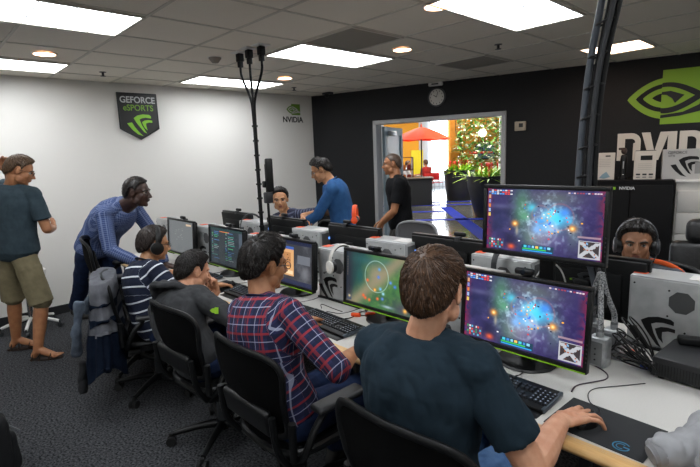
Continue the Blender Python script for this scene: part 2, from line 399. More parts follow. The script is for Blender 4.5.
# eye logo
def arcpts(f, n=26): return [f(i/n) for i in range(n+1)]
def eye_logo(parent, M, S, mg, md, dark_left):
    """S = height of the square; origin at the split line, centre height"""
    def lens(xl, xr, h0, h1, cy=0, n=30):      # almond outline, upper then lower
        up = [(xl+(xr-xl)*i/n, cy+h0*math.sin(PI*(i/n)**.85)) for i in range(n+1)]
        lo = [(xr+(xl-xr)*i/n, cy-h1*math.sin(PI*(1-i/n)**.85)) for i in range(1, n)]
        return [(x*S, y*S) for x, y in up+lo]
    def ring(o, i, z, clip, mt, name):
        # band between two almonds, clipped left or right of the split
        n = 30; b = MB()
        for sgn, k in ((1, 2), (-1, 3)):
            for a in range(n):
                A = []
                for (L, e) in ((o, a), (o, a+1), (i, a+1), (i, a)):
                    x = L[0]+(L[1]-L[0])*e/n; y = L[4]+sgn*L[k]*math.sin(PI*(e/n)**.85)
                    x = min(x, 0) if clip < 0 else max(x, 0)
                    A.append((x*S, y*S))
                if max(p[0] for p in A)-min(p[0] for p in A) < 1e-5: continue
                A2 = []
                for p in A:
                    if p not in A2: A2.append(p)
                if len(A2) >= 3: b.prism(A2, z, z+.006, M)
        b.done(name, mt, parent, smooth=False)
    O, I1 = (-.56, .92, .36, .40, 0), (-.42, .66, .25, .27, .0)
    J, K1 = (-.30, .50, .17, .19, .0), (-.15, .30, .08, .09, .0)
    ring(O, I1, .0, -1, mg, 'left_outer_lid'); ring(J, K1, 0, -1, mg, 'left_inner_lid')
    b = MB()
    b.prism([(0, .5*S), (1.0*S, .5*S), (1.0*S, -.5*S), (0, -.5*S)], 0, .004, M); b.done('square', mg, parent, smooth=False)
    ring((-.42, .70, .27, .30, 0), (-.30, .52, .19, .20, 0), .003, 1, md, 'right_outer_gap')
    b = MB()
    b.prism([(x*S, y*S) for x, y in ((.0, .10), (.14, .11), (.36, .02), (.22, -.12), (.17, -.03), (.08, .04), (.0, .05))], .0045, .009, M)
    b.prism([(x*S, y*S) for x, y in ((.62, -.05), (1.0, -.2), (1.0, -.32), (.66, -.28), (.3, -.36), (.0, -.385), (.0, -.33), (.35, -.29), (.6, -.17))], .0045, .009, M)
    b.done('right_dark_shapes', md, parent, smooth=False)
MBK = MW @ frame((0, 0, 0), (1, 0, 0), (0, 0, 1), (0, -1, 0))
t = thing('eye_logo_sign', 'large green eye logo sign on the black wall at the upper right', 'wall sign')
eye_logo(t, MBK @ Matrix.Translation((4.815, 2.2, .002)), .60, mat('logo_green', '#84ad2b', .5), mat('logo_dark', '#17181b', .6), True)
t = thing('wall_lettering', 'large white capital lettering on the black wall under the green eye logo', 'wall lettering')
LH = .32; arch = lambda cx, r, z, a0, a1: [(cx+r*math.cos(math.radians(a)), z+r*math.sin(math.radians(a))) for a in range(a0, a1+(1 if a1 > a0 else -1), 15 if a1 > a0 else -15)]
def glyphs(ch):
    if ch == 'n': return [[(0, 0), (0, LH), (.14, LH)]+arch(.14, .10, LH-.10, 90, 0)[1:]+[(.24, 0), (.165, 0), (.165, LH-.12)]+arch(.14, .045, LH-.11, 0, 90)+[(.08, LH-.065), (.08, 0)]], .245
    if ch == 'V': return [[(0, LH), (.085, LH), (.135, .1), (.185, LH), (.27, LH), (.18, 0), (.09, 0)]], .26
    if ch == 'I': return [[(0, 0), (0, LH), (.085, LH), (.085, 0)]], .11
    if ch == 'D': return [[(0, 0), (0, LH), (.12, LH)]+arch(.12, .11, LH-.11, 90, 0)[1:]+arch(.12, .11, .11, 0, -90)+[(.08, 0), (.08, .06)]+arch(.115, .045, .105, -90, 0)+arch(.115, .045, LH-.105, 0, 90)+[(.08, LH-.06), (.08, .03), (.04, .03), (.04, 0)]], .255
    return [[(0, 0), (.09, LH), (.18, LH), (.27, 0), (.185, 0), (.17, .06), (.10, .06), (.085, 0)]], .27
X = 4.40
for ch in 'nVIDIA':
    gs, adv = glyphs(ch)
    if ch == 'D': gs = [[(0, 0), (0, LH), (.075, LH), (.075, 0)], [(.075, LH), (.12, LH)]+arch(.12, .115, LH-.115, 90, 0)[1:]+arch(.12, .115, .115, 0, -90)+[(.075, 0), (.075, .065), (.11, .065)]+arch(.11, .05, .115, -90, 0)[1:]+arch(.11, .05, LH-.115, 0, 90)+[(.075, LH-.065)]]
    q = MB()
    for g_ in gs: q.prism([(X+x, 1.495+z) for x, z in g_], .0, .014, MBK)
    q.done('letter', mat('letter_white', '#d5cec4', .6), t, smooth=False); X += adv
MLW = frame((0, 0, 0), (0, 1, 0), (0, 0, 1), (1, 0, 0))
t = thing('eye_logo_sign', 'small green eye logo with dark lettering high on the white wall', 'wall sign')
eye_logo(t, Matrix.Translation((0, 4.64, 2.43)) @ MLW @ Matrix.Translation((0, 0, .001)), .17, mat('logo_green_small', '#63892a', .6), mat('wall_grey_print', '#b9b7b2', .8), False)
text('NVIDIA', .12, BLK, t, Matrix.Translation((0, 4.66, 2.27)) @ MLW, 'letters', .003, bold=.003)
# ================================================================== LOBBY beyond the doorway
FH = Vector((-.7284, .6851, 0)); RH = Vector((.6851, .7284, 0)); CB = Vector((6.174, 0, 0))
def lb(a, D, z=0): return CB+FH*D+RH*a+Vector((0, 0, z))
def lbM(a, D, z=0): p = lb(a, D, z); return frame(p, RH, FH, (0, 0, 1))
M_LF = mat('polished_floor', '#3c3d3d', .16, 0, 0, col2='#565654', cscale=1.5, spec=.7, coat=.3)
lp = [wl(-2.5, .145), wl(8.6, .145), lb(12, 8), lb(12, 23), lb(-3, 23), lb(-3, 9)]
struct(MB().prism([(p.x, p.y) for p in lp], -.1, -.001).done('floor_1', M_LF, smooth=False))
struct(MB().prism([(p.x, p.y) for p in lp], 3.6, 3.7).done('ceiling_1', mat('lobby_ceiling', '#c9c6c0', .8), smooth=False))
M_YEL = mat('yellow_wall', '#e2a52c', .7); M_ORW = mat('orange_wall', '#e6a040', .7, bump=.3, bscale=12, col2='#d28c2c', cscale=6)
M_LW = mat('pale_wall', '#c9ced2', .7)
def panel(name, a0, a1, D, z0, z1, m, th=.15):
    return struct(MB().box(((a0+a1)/2, th/2, (z0+z1)/2), (a1-a0, th, z1-z0), M=lbM(0, D)).done(name, m, smooth=False))
panel('wall_far', -3, 12, 23, 0, 3.6, M_LW)
panel('wall_yellow', 1.6, 3.05, 20.2, 0, 3.6, M_YEL)
struct(MB().box((0, .1, 1.0), (.5, .12, 1.5), M=lbM(2.95, 20.0)).done('trim_3', mat('bright_yellow_panel', '#e6dc30', .6), smooth=False))
panel('wall_orange', 3.66, 5.42, 17.0, 0, 3.6, M_ORW, .3)
struct(MB().box((0, 0, 1.8), (.15, 13, 3.6), M=lbM(-3, 16.6)).done('wall_lobby_left', M_LW, smooth=False))
struct(MB().box((0, 0, 1.8), (.15, 15, 3.6), M=lbM(12, 15.6)).done('wall_lobby_right', M_LW, smooth=False))
M_WIN = mat('daylight_glass', '#eef6ff', .2, emit=WINDOW)
def window(a0, a1, D, z0, z1, n, k):
    w_ = bpy.data.objects.new('window_%d' % k, None); sc.collection.objects.link(w_); struct(w_); w_.matrix_world = lbM((a0+a1)/2, D)
    W = a1-a0
    MB().box((0, .02, (z0+z1)/2), (W, .02, z1-z0)).done('pane', M_WIN, w_, smooth=False)
    f = MB()
    for i in range(n+1): f.box((-W/2+W*i/n, -.01, (z0+z1)/2), (.06, .07, z1-z0))
    for z in (z0, (z0+z1)*.62, z1): f.box((0, -.01, z), (W+.06, .07, .06))
    f.done('window_frame', WHT, w_, smooth=False)
window(4.0, 8.2, 22.9, .25, 3.3, 4, 1)
window(-1.5, 1.4, 22.9, .25, 3.3, 3, 2)
window(6.1, 9.9, 19, .25, 3.3, 4, 3)
for i, (a, D) in enumerate(((1.5, 12), (3.9, 13.8), (2, 17), (4.4, 15.6))):  # unseen area lamps and glowing panels, added to light the lobby
    o = bpy.data.objects.new('lobby_lamp', lampdata('lobby_lamp', 'AREA', 130, (1, .95, .88), size=1.2)); sc.collection.objects.link(o); o.location = lb(a, D, 3.5)
    q = thing('lobby_fill_panel', ['added lobby fill light near the doorway', 'added lobby fill light above the large planters', 'added lobby fill light above the orange parasol', 'added lobby fill light near the far window'][i], 'ceiling light', lb(a, D, 3.58))
    MB().box((0, 0, 0), (1.2, 1.2, .03)).done('panel', mat('lobby_fill_glow', '#fff2e0', .5, emit=3), q, smooth=False)
M_BLU = mat('blue_carpet_stripe', '#16257a', .9, spec=.1)
st = MB()
def strip(p, q, w_):
    p, q = Vector(p), Vector(q); d = (q-p).normalized(); n = Vector((-d.y, d.x, 0))*w_/2
    st.rings([[p+n+Vector((0, 0, .001)), p-n+Vector((0, 0, .001)), p-n+Vector((0, 0, .004)), p+n+Vector((0, 0, .004))], [q+n+Vector((0, 0, .001)), q-n+Vector((0, 0, .001)), q-n+Vector((0, 0, .004)), q+n+Vector((0, 0, .004))]])
strip((-2.2, 11.9, 0), (1.75, 7.75, 0), .32); strip((-4.6, 10.7, 0), (-1.9, 12.9, 0), .25); strip((-1.2, 9.2, 0), (1.6, 11.6, 0), .25)
strip((-4.0, 9.2, 0), (-1.6, 11.0, 0), .22); strip((-3.6, 12.6, 0), (-1.6, 14.4, 0), .22)
struct(st.done('trim_2', M_BLU, smooth=False))
# planters
def leaf(b, p, d, L, w_, droop=.5):
    d = Vector(d).normalized(); s = d.cross(Vector((0, 0, 1)))
    if s.length < .05: s = Vector((1, 0, 0))
    s.normalize(); n = 5; prev = None; pos = Vector(p); dd = d.copy()
    for i in range(n+1):
        k = i/n; ww = w_*math.sin(PI*min(1, .12+.88*k))**.8 if i < n else .001
        a, c, e = b.b.verts.new(pos-s*ww), b.b.verts.new(pos-Vector((0, 0, ww*.35))), b.b.verts.new(pos+s*ww)
        if prev: b.b.faces.new((prev[0], prev[1], c, a)); b.b.faces.new((prev[1], prev[2], e, c))
        prev = (a, c, e); dd = (dd+Vector((0, 0, -droop/n))).normalized(); pos = pos+dd*L/n
def planter(D, a, r0, r1, H, label, lab2, seed):
    rnd = random.Random(seed); c = lb(a, D)
    t = thing('planter', label, 'planter', c)
    MB().lathe([(r0*.98, 0), (r0, .01), (r1*.93, H*.7), (r1, H-.02), (r1, H), (r1-.05, H), (r1-.06, H-.1), (.01, H-.1)], n=40).done('pot', mat('dark_pot', '#1d1e20', .5, col2='#232326', cscale=8), t)
    MB().cyl((0, 0, H-.11), (0, 0, H-.07), r1-.05, n=30).done('soil', mat('soil', '#2a1d14', .95), t)
    p = thing('bromeliad_plant', lab2, 'plant', c+Vector((0, 0, H-.08)))
    g1, g2 = MB(), MB()
    for k in range(26):
        an = rnd.uniform(0, 2*PI); rr = r1*.85*math.sqrt(rnd.random()); b0 = Vector((math.cos(an)*rr, math.sin(an)*rr, .0))
        for j in range(13):
            q = rnd.uniform(0, 2*PI); el = rnd.uniform(.2, 1.1); d = (math.cos(q), math.sin(q), math.tan(el))
            leaf(g1 if rnd.random() < .55 else g2, b0, d, rnd.uniform(.28, .5), .024, .8)
        if rnd.random() < .5: MB().cyl(b0, b0+Vector((0, 0, .3)), .008, n=6).sph(b0+Vector((0, 0, .34)), (.025, .025, .06), nu=8, nv=6).done('flower_spike', mat('flower_red', '#c8322a', .5), p)
    g1.done('bright_leaves', mat('leaf_bright', '#a9cc3a', .5), p); g2.done('dark_leaves', mat('leaf_mid', '#639b30', .5), p)
planter(16.26, 3.82, .42, .53, 1.02, 'dark tapered planter standing further back in the lobby', 'bright green plants with red spikes in the further planter', 3)
planter(11.9, 3.53, .31, .54, 1.04, 'large dark round planter nearest the doorway', 'bright green plants with red spikes in the nearest planter', 4)
def vine(a0, a1, D, z0, z1, n, label, seed):
    rnd = random.Random(seed); t = thing('climbing_vine', label, 'vine', lb((a0+a1)/2, D, z0)); M = Matrix.Rotation(math.atan2(RH.y, RH.x), 4, 'Z')
    s_, l1, l2, f = MB(), MB(), MB(), MB(); W = a1-a0
    for k in range(9):
        x = rnd.uniform(-W/2, W/2); pts = [(x, 0, 0)]
        for j in range(7): x += rnd.uniform(-.14, .14); pts.append((max(-W/2, min(W/2, x)), rnd.uniform(-.05, .05), (j+1)/7*(z1-z0)))
        s_.tube(pts, .012, 5, M=M, smooth=1)
    for k in range(n):
        p = M @ Vector((rnd.uniform(-W/2, W/2), rnd.uniform(-.22, .1), rnd.random()**.9*(z1-z0)))
        q = rnd.uniform(0, 2*PI); leaf(l1 if rnd.random() < .5 else l2, p, (math.cos(q), math.sin(q), rnd.uniform(-.6, .7)), rnd.uniform(.14, .26), .045, .4)
    for k in range(n//14): f.sph(M @ Vector((rnd.uniform(-W/2, W/2), -.24, rnd.random()*(z1-z0))), .022, nu=8, nv=6)
    s_.done('stems', mat('vine_stem', '#5a4326', .8), t); l1.done('green_leaves', mat('leaf_vine', '#5c8f38', .55), t)
    l2.done('pale_leaves', mat('leaf_pale', '#c2cda8', .55), t); f.done('blossoms', mat('blossom', '#e8e2da', .6), t)
vine(3.75, 5.4, 16.45, 1.0, 3.3, 950, 'flowering vine climbing over the orange lobby wall', 11)
# fountain of light, sign and red awning on the orange wall
t = thing('globe_lamp', 'round glowing globe lamp on the orange lobby wall', 'lamp', lb(4.62, 16.3, 2.23))
MB().sph((0, 0, 0), .13, nu=24, nv=16).done('globe', mat('globe_glow', '#fff4e0', .4, emit=5), t)
MB().cyl((0, 0, 0), tuple(FH*.68), .015).done('bracket', STEEL, t)
t = thing('arched_mirror', 'blue grey arched panel hung on the orange lobby wall', 'mirror', lb(4.86, 16.92, 1.35)); Rz = Matrix.Rotation(math.atan2(RH.y, RH.x), 4, 'Z') @ RX
ap = [(-.35, 0), (.35, 0)]+[(.35*math.cos(PI*k/12), .35+.25*math.sin(PI*k/12)) for k in range(13)]
MB().prism(ap, 0, .06, Rz).done('glass', mat('blue_glass', '#7c9db5', .2, .4), t, smooth=False)
MB().tube([Rz @ Vector((x, y, .06)) for x, y in ap], .025, 8, closed=True).done('frame', DGR, t)
t = thing('red_banner', 'narrow red band with white marks on the orange lobby wall', 'banner', lb(4.6, 16.38, 1.58)); Rz2 = Matrix.Rotation(math.atan2(RH.y, RH.x), 4, 'Z')
MB().box((0, 0, 0), (.8, .04, .07), M=Rz2, bev=.01).done('band', mat('banner_red', '#d02a1a', .5), t)
for k in range(6): MB().box((-.32+k*.13, -.022, .015), (.06, .006, .02), M=Rz2).done('white_mark', WHT, t)
# parasol
t = thing('parasol', 'orange parasol standing open in the lobby', 'parasol', lb(2.50, 16)); n = 8
MB().cyl((0, 0, .04), (0, 0, 2.5), .022).done('pole', mat('dark_pole', '#2a2a22', .5), t); MB().lathe([(.3, 0), (.3, .03), (.1, .06), (.04, .12)]).done('base', DGR, t)
b = MB(); R_ = .98
def cn(u, v):
    a = 2*PI*u; k = abs(((a/(2*PI)*n) % 1)-.5)*2; r = R_*v*(1-.05*(1-k)); return Vector((r*math.cos(a), r*math.sin(a), 2.5-.42*(.55*v+.45*v**2.2)-.03*(1-k)*v))
b.surf(cn, 64, 10, .006); b.done('canopy', mat('orange_canvas', '#d8481a', .8, bump=.2), t, ang=20)
r_ = MB()
for k in range(n): a = 2*PI*k/n; r_.cyl((0, 0, 2.46), (R_*.97*math.cos(a), R_*.97*math.sin(a), 2.06), .008, n=6)
r_.done('ribs', DGR, t); MB().lathe([(.03, 2.5), (.035, 2.54), (.012, 2.6), (.002, 2.66)]).done('finial', mat('finial', '#c04010', .5), t)
# lobby counter, tables and chairs
t = thing('lobby_counter', 'dark counter standing under the orange parasol', 'counter', lb(2.18, 15.2)); Rz3 = Rz2
MB().box((0, 0, .42), (.95, .6, .84), M=Rz3, bev=.01).done('cabinet', mat('counter_dark', '#141618', .5), t, smooth=False)
MB().box((0, 0, .86), (1.05, .7, .04), M=Rz3, bev=.01).done('countertop', mat('counter_top', '#4c4640', .4), t, smooth=False)
def cafe_chair(a, D, rz, label):
    t = thing('cafe_chair', label, 'chair', lb(a, D), rz, 'red cafe chairs in the lobby')
    MB().box((0, 0, .45), (.42, .42, .03), bev=.012).done('seat', RED, t); MB().box((0, -.2, .7), (.4, .025, .3), bev=.012).done('backrest', RED, t)
    for x in (-1, 1):
        for y in (-1, 1): MB().cyl((x*.19, y*.19, 0), (x*.17, y*.17, .44), .011, n=8).done('leg', STEEL, t)
    for x in (-1, 1): MB().cyl((x*.17, -.2, .44), (x*.17, -.2, .6), .01, n=8).done('back_post', STEEL, t)
rl = math.atan2(RH.y, RH.x)
cafe_chair(3.1, 18.6, rl+.3, 'red cafe chair under the seated lobby visitor in dark trousers'); cafe_chair(3.55, 18.9, rl-.6, 'empty red cafe chair by the bright lobby window'); cafe_chair(2.3, 18.6, rl+PI/2, 'red cafe chair under the white shirted lobby visitor')
t = thing('cafe_table', 'round pale cafe table between the lobby visitors', 'table', lb(2.75, 18.9))
MB().cyl((0, 0, .72), (0, 0, .75), .38, n=30).done('tabletop', WHT, t); MB().cyl((0, 0, .02), (0, 0, .72), .03).done('pedestal', STEEL, t); MB().cyl((0, 0, 0), (0, 0, .02), .25, n=24).done('base', STEEL, t)
t = thing('food_display', 'brown wooden display shelf with orange goods in the lobby', 'shelf', lb(1.95, 17.2)); 
b = MB(); b.box((-.4, 0, .75), (.03, .4, 1.5), M=Rz3); b.box((.4, 0, .75), (.03, .4, 1.5), M=Rz3)
for z in (.3, .7, 1.05, 1.5): b.box((0, 0, z), (.8, .4, .03), M=Rz3)
b.done('shelves', mat('brown_wood', '#6a4222', .6), t, smooth=False)
rnd = random.Random(5)
for z in (.3, .7, 1.05):
    for k in range(4):
        o = MB().box((0, 0, .09), (.13, .2, .17), M=Rz3, bev=.02).done('goods_box', mat(('goods_a', 'goods_b')[k % 2], ('#c77a2c', '#8a2a1c')[k % 2], .6)); p = lb(1.95, 17.2)+Rz3 @ Vector((-.27+k*.18, 0, z+.015)); o.location = p
        tag(o, '%s box on the brown lobby shelf, %s from its left end, %s shelf' % (('tan', 'dark red')[k % 2], ('first', 'second', 'third', 'fourth')[k], {.3: 'lowest', .7: 'middle', 1.05: 'upper'}[z]), 'box', 'boxes on the lobby shelf')
# ================================================================== DESKS
TOP = .74
M_DESK = mat('desk_laminate', '#c3c1bd', .45, bump=.05, bscale=400, col2='#bab8b3', cscale=250)
M_WOOD = mat('maple_edge', '#d9b27a', .38, col2='#cca066', cscale=9, stretch=(1, 14, 14), coat=.3)
M_LEG = mat('desk_leg', '#3a3b3d', .5)
def desk(y0, y1, edge, label):
    t = thing('desk', label, 'desk', (3.95, (y0+y1)/2, 0)); b = (y1-y0)/2; W = 2.95
    MB().box((0, 0, TOP-.016), (2*W, 2*b-.045, .032)).done('worktop', M_DESK, t, smooth=False)
    e = MB(); ye = (-b if edge < 0 else b); n = 10; s = -1 if edge < 0 else 1
    pr = [(ye+s*(-.045), TOP), (ye+s*(-.012), TOP)]+[(ye+s*(-.012+.018*math.sin(PI*k/n)), TOP-.018+.018*math.cos(PI*k/n)) for k in range(1, n)]+[(ye+s*(-.012), TOP-.036), (ye+s*(-.045), TOP-.036)]
    e.rings([[Vector((x, y, z)) for y, z in pr] for x in (-W, W)]); e.done('wooden_edge', M_WOOD, t, ang=50)
    for x in (-W+.15, -1.5, 0, 1.5, W-.15):
        MB().box((x, -.0, TOP-.06), (.05, 2*b-.12, .04)).done('crossbar', M_LEG, t, smooth=False)
        for y in (-b+.1, b-.1): MB().box((x, y, (TOP-.04)/2+.0), (.05, .05, TOP-.04), bev=.006).done('leg', M_LEG, t)
    return t
desk(1.46, 2.24, -1, 'long white desk with rounded maple edge nearest the camera')
desk(2.25, 3.0, 1, 'long white desk behind the first, holding monitors that face away')
# ================================================================== SCREEN PICTURES
def vnoise(n, nx, ny, seed, octv=4):
    rs = np.random.RandomState(seed); out = np.zeros((ny, nx)); amp = 1; tot = 0
    for o in range(octv):
        k = n*2**o; g = rs.rand(k+2, int(k*1.8)+2); yy = np.linspace(0, k-.001, ny); xx = np.linspace(0, g.shape[1]-2.001, nx)
        iy = yy.astype(int); ix = xx.astype(int); fy = (yy-iy)[:, None]; fx = (xx-ix)[None]; fy = fy*fy*(3-2*fy); fx = fx*fx*(3-2*fx)
        a = g[np.ix_(iy, ix)]; b = g[np.ix_(iy, ix+1)]; c = g[np.ix_(iy+1, ix)]; d = g[np.ix_(iy+1, ix+1)]
        out += amp*((a*(1-fx)+b*fx)*(1-fy)+(c*(1-fx)+d*fx)*fy); tot += amp; amp *= .55
    return out/tot
NX, NY = 192, 108
def picture(kind):
    X, Y = np.meshgrid(np.linspace(0, 1, NX), np.linspace(0, 1, NY)); A = np.zeros((NY, NX, 3)); rs = np.random.RandomState(3)
    C = lambda *c: np.array(c, float)/255
    def put(m, c, a=1.0): m = np.clip(m, 0, 1)[..., None]*a; A[:] = A*(1-m)+C(*c)*m
    def rect(x0, y0, x1, y1, c, a=1.0): put(((X >= x0) & (X <= x1) & (Y >= y0) & (Y <= y1)).astype(float), c, a)
    def blob(x, y, rx, ry, c, a=1.0): put(np.exp(-(((X-x)/rx)**2+((Y-y)/ry)**2)*1.4), c, a)
    def ringm(x, y, r, w_, c, a=1.0): d = np.sqrt(((X-x)*1.78)**2+(Y-y)**2); put(np.exp(-((d-r)/w_)**2), c, a)
    if kind == 'battle':      # y measured downwards
        n1, n2, n3 = vnoise(5, NX, NY, 1), vnoise(9, NX, NY, 2), vnoise(20, NX, NY, 4, 3)
        A[:] = C(52, 44, 92); put((n1-.45)*4, (34, 30, 66)); put((n2-.5)*4, (86, 70, 128), .6)
        put(np.clip((.07-np.minimum(X, 1-X))*14, 0, 1)*(n3 > .42), (150, 34, 62), .7)
        blob(.12, .5, .12, .3, (38, 44, 84), .8); blob(.9, .45, .1, .3, (44, 36, 84), .7); blob(.33, .3, .1, .4, (70, 128, 92), .9); blob(.42, .75, .1, .25, (74, 120, 84), .7); blob(.6, .12, .25, .15, (96, 108, 96), .7)
        blob(.56, .5, .2, .34, (126, 140, 172), .95); blob(.5, .7, .12, .2, (150, 140, 160), .6); blob(.78, .62, .07, .3, (104, 122, 132), .7)
        put((n3-.5)*6*np.exp(-(((X-.56)/.22)**2+((Y-.45)/.32)**2)), (190, 222, 242), .65)
        for x, y, r, c in ((.64, .42, .1, (60, 200, 244)), (.58, .38, .07, (96, 214, 246)), (.54, .55, .07, (120, 190, 235)), (.36, .42, .05, (90, 150, 120)), (.5, .5, .05, (70, 150, 220)), (.42, .28, .05, (80, 190, 215)), (.7, .33, .05, (70, 140, 230)), (.47, .62, .05, (120, 170, 230)), (.6, .58, .05, (150, 190, 225)), (.74, .45, .04, (80, 170, 220))): blob(x, y, r, r*1.6, c, .95)
        ringm(.5, .38, .14, .012, (220, 120, 90), .22); ringm(.52, .62, .22, .014, (190, 210, 230), .22); ringm(.66, .4, .2, .012, (230, 90, 80), .22)
        for x, y in ((.27, .55), (.765, .56)): blob(x, y, .035, .055, (255, 150, 50)); blob(x, y, .014, .024, (255, 236, 170))
        blob(.24, .93, .04, .05, (240, 90, 50), .9); blob(.29, .66, .015, .08, (170, 160, 140), .8); blob(.13, .28, .16, .05, (96, 96, 136), .6)
        rs = np.random.RandomState(8)
        for k in range(46):
            x, y = .56+rs.randn()*.11, .48+rs.randn()*.14; c = [(220, 60, 60), (60, 120, 230), (240, 240, 250), (30, 44, 70), (250, 180, 60)][k % 5]; rect(x, y, x+.012, y+.02, c)
        for k in range(5): rect(.008, .1+k*.075, .028, .15+k*.075, [(200, 150, 110), (120, 130, 190), (210, 120, 60), (150, 170, 210), (220, 190, 90)][k])
        for r_ in range(3):
            for k in range(9): rect(.01+k*.026, .012+r_*.028, .03+k*.026, .03+r_*.028, [(80, 150, 230), (220, 70, 60), (210, 210, 220), (60, 70, 90)][rs.randint(4)])
        for k in range(12): rect(.72+k*.022, .02, .735+k*.022, .045, [(210, 190, 200), (150, 60, 80), (90, 100, 160)][rs.randint(3)])
        rect(.34, .87, .62, .985, (30, 62, 82)); rect(.35, .955, .61, .975, (50, 150, 220)); rect(.35, .93, .56, .945, (60, 190, 90))
        for k in range(7): rect(.36+k*.035, .88, .385+k*.035, .925, [(70, 190, 215), (60, 130, 200), (130, 200, 230), (230, 190, 90)][k % 4])
        rect(.02, .82, .17, .99, (70, 60, 90))
        for k in range(28): x, y = .025+rs.randint(7)*.02, .83+rs.randint(4)*.04; rect(x, y, x+.014, y+.028, [(210, 70, 60), (80, 170, 210), (220, 210, 220), (60, 150, 90)][rs.randint(4)])
        rect(.82, .72, .985, .985, (176, 176, 184)); rect(.828, .735, .977, .97, (56, 50, 52)); m = ((np.abs((X-.902)/.075-(Y-.852)/.12) < .3) | (np.abs((X-.902)/.075+(Y-.852)/.12) < .3)) & (X > .83) & (X < .975) & (Y > .74) & (Y < .965); put(m.astype(float), (196, 200, 206), .85)
        for k in range(16): x, y = .835+rs.rand()*.13, .745+rs.rand()*.2; rect(x, y, x+.012, y+.02, [(160, 90, 60), (120, 160, 200), (90, 60, 50)][k % 3])
        rect(.81, .66, .985, .69, (170, 140, 150), .8)
    elif kind == 'map':
        n1, n2 = vnoise(5, NX, NY, 21), vnoise(16, NX, NY, 22)
        A[:] = C(66, 112, 62); put((n1-.45)*5, (50, 92, 60)); put((n2-.55)*5, (96, 130, 66), .5)
        put(np.clip((.3-X+.25*(.5-Y))*6, 0, 1), (34, 60, 62)); put(np.clip((.12-X)*14, 0, 1), (36, 42, 52))
        blob(.3, .12, .22, .12, (36, 84, 84)); blob(.22, .45, .08, .25, (30, 78, 76)); blob(.6, .1, .12, .08, (40, 96, 92), .8)
        d = np.abs((X-.45)*.8+(Y-.5)*.55); put(np.exp(-(d/.1)**2), (142, 128, 104), .85); blob(.46, .36, .17, .26, (140, 130, 108), .9); blob(.85, .9, .2, .2, (70, 62, 84), .8)
        ringm(.46, .4, .3, .009, (170, 206, 198), .7)
        rs = np.random.RandomState(5)
        for x, y, c in ((.44, .66, (250, 120, 40)), (.33, .5, (230, 100, 60)), (.27, .82, (235, 90, 50)), (.3, .86, (235, 90, 50)), (.36, .88, (240, 110, 60)), (.48, .82, (240, 110, 60)), (.49, .4, (80, 120, 210)), (.66, .46, (90, 140, 230)), (.72, .52, (70, 120, 220)), (.52, .62, (110, 180, 240)), (.56, .7, (150, 210, 240)), (.5, .25, (90, 150, 210)), (.55, .8, (90, 130, 220))): blob(x, y, .022, .035, c)
        blob(.44, .66, .012, .02, (255, 220, 110)); blob(.86, .92, .03, .05, (250, 180, 80)); blob(.62, .93, .09, .03, (170, 190, 210), .8); rect(.02, .86, .08, .98, (60, 70, 90)); blob(.05, .9, .02, .03, (230, 200, 120), .9)
        for k in range(8): rect(.012, .1+k*.05, .022, .13+k*.05, (120, 110, 90), .7)
    elif kind == 'site':
        n1 = vnoise(4, NX, NY, 31); A[:] = C(52, 54, 60); put((n1-.4)*4, (76, 78, 84)); blob(.85, .7, .1, .2, (120, 122, 128), .7); rect(0, 0, 1, .08, (30, 36, 60)); rect(.0, .9, 1, 1, (40, 46, 70))
        rect(.08, .14, .62, .82, (205, 156, 106)); rect(.08, .14, .62, .2, (60, 90, 160)); rect(.14, .28, .56, .62, (176, 124, 80))
        rs = np.random.RandomState(2)
        for k in range(26): x, y = .15+rs.rand()*.38, .3+rs.rand()*.28; rect(x, y, x+.03, y+.02, (60, 44, 34), .8)
        rect(.1, .7, .6, .78, (230, 200, 160)); rect(.7, .3, .95, .5, (100, 104, 112))
    elif kind == 'list':
        A[:] = C(46, 54, 60); n1 = vnoise(8, NX, NY, 41); put((n1-.4)*3, (36, 44, 50)); rs = np.random.RandomState(6); rect(.0, 0, 1, .06, (40, 60, 60)); rect(.88, .06, 1, 1, (86, 96, 108), .7); rect(.9, .7, 1, 1, (150, 120, 90), .6)
        for r_ in range(17):
            for c_ in range(4):
                if rs.rand() < .75: x = (.05, .12, .48, .56)[c_]; rect(x, .1+r_*.047, x+(.05, .18, .06, .2)[c_]*rs.uniform(.5, 1), .113+r_*.047, [(70, 170, 150), (90, 190, 120), (150, 160, 160), (80, 130, 190)][rs.randint(4)], .75)
        rect(.3, .08, .6, .1, (210, 120, 60)); rect(.28, .1, .46, .92, (56, 60, 60), .6)
    else:
        A[:] = C(96, 100, 102); n1 = vnoise(3, NX, NY, 51); put((n1-.45)*2, (84, 88, 92)); rs = np.random.RandomState(9)
        for k in range(14): x, y = .25+rs.rand()*.3, .2+rs.rand()*.45; rect(x, y, x+.05, y+.015, (150, 152, 150), .6)
        rect(.72, .06, .92, .12, (196, 170, 140))
    L = np.where(A <= .04045, A/12.92, ((A+.055)/1.055)**2.4); return L
def screen_mesh(kind, W, H):
    me = bpy.data.meshes.new('screen'); P = picture(kind)
    xs = np.linspace(-W/2, W/2, NX+1); zs = np.linspace(H/2, -H/2, NY+1)
    XX, ZZ = np.meshgrid(xs, zs); v = np.stack([XX.ravel(), np.zeros(XX.size), ZZ.ravel()], 1)
    i = np.arange(NY)[:, None]*(NX+1)+np.arange(NX)[None]; f = np.stack([i, i+NX+1, i+NX+2, i+1], -1).reshape(-1, 4)
    me.from_pydata(v.tolist(), [], f.tolist()); at = me.color_attributes.new('picture', 'FLOAT_COLOR', 'CORNER')
    col = np.concatenate([P.reshape(-1, 3), np.ones((NX*NY, 1))], 1); at.data.foreach_set('color', np.repeat(col, 4, 0).astype(np.float32).ravel()); return me
M_SCR = vcol_mat('lit_screen', SCREEN, .25)
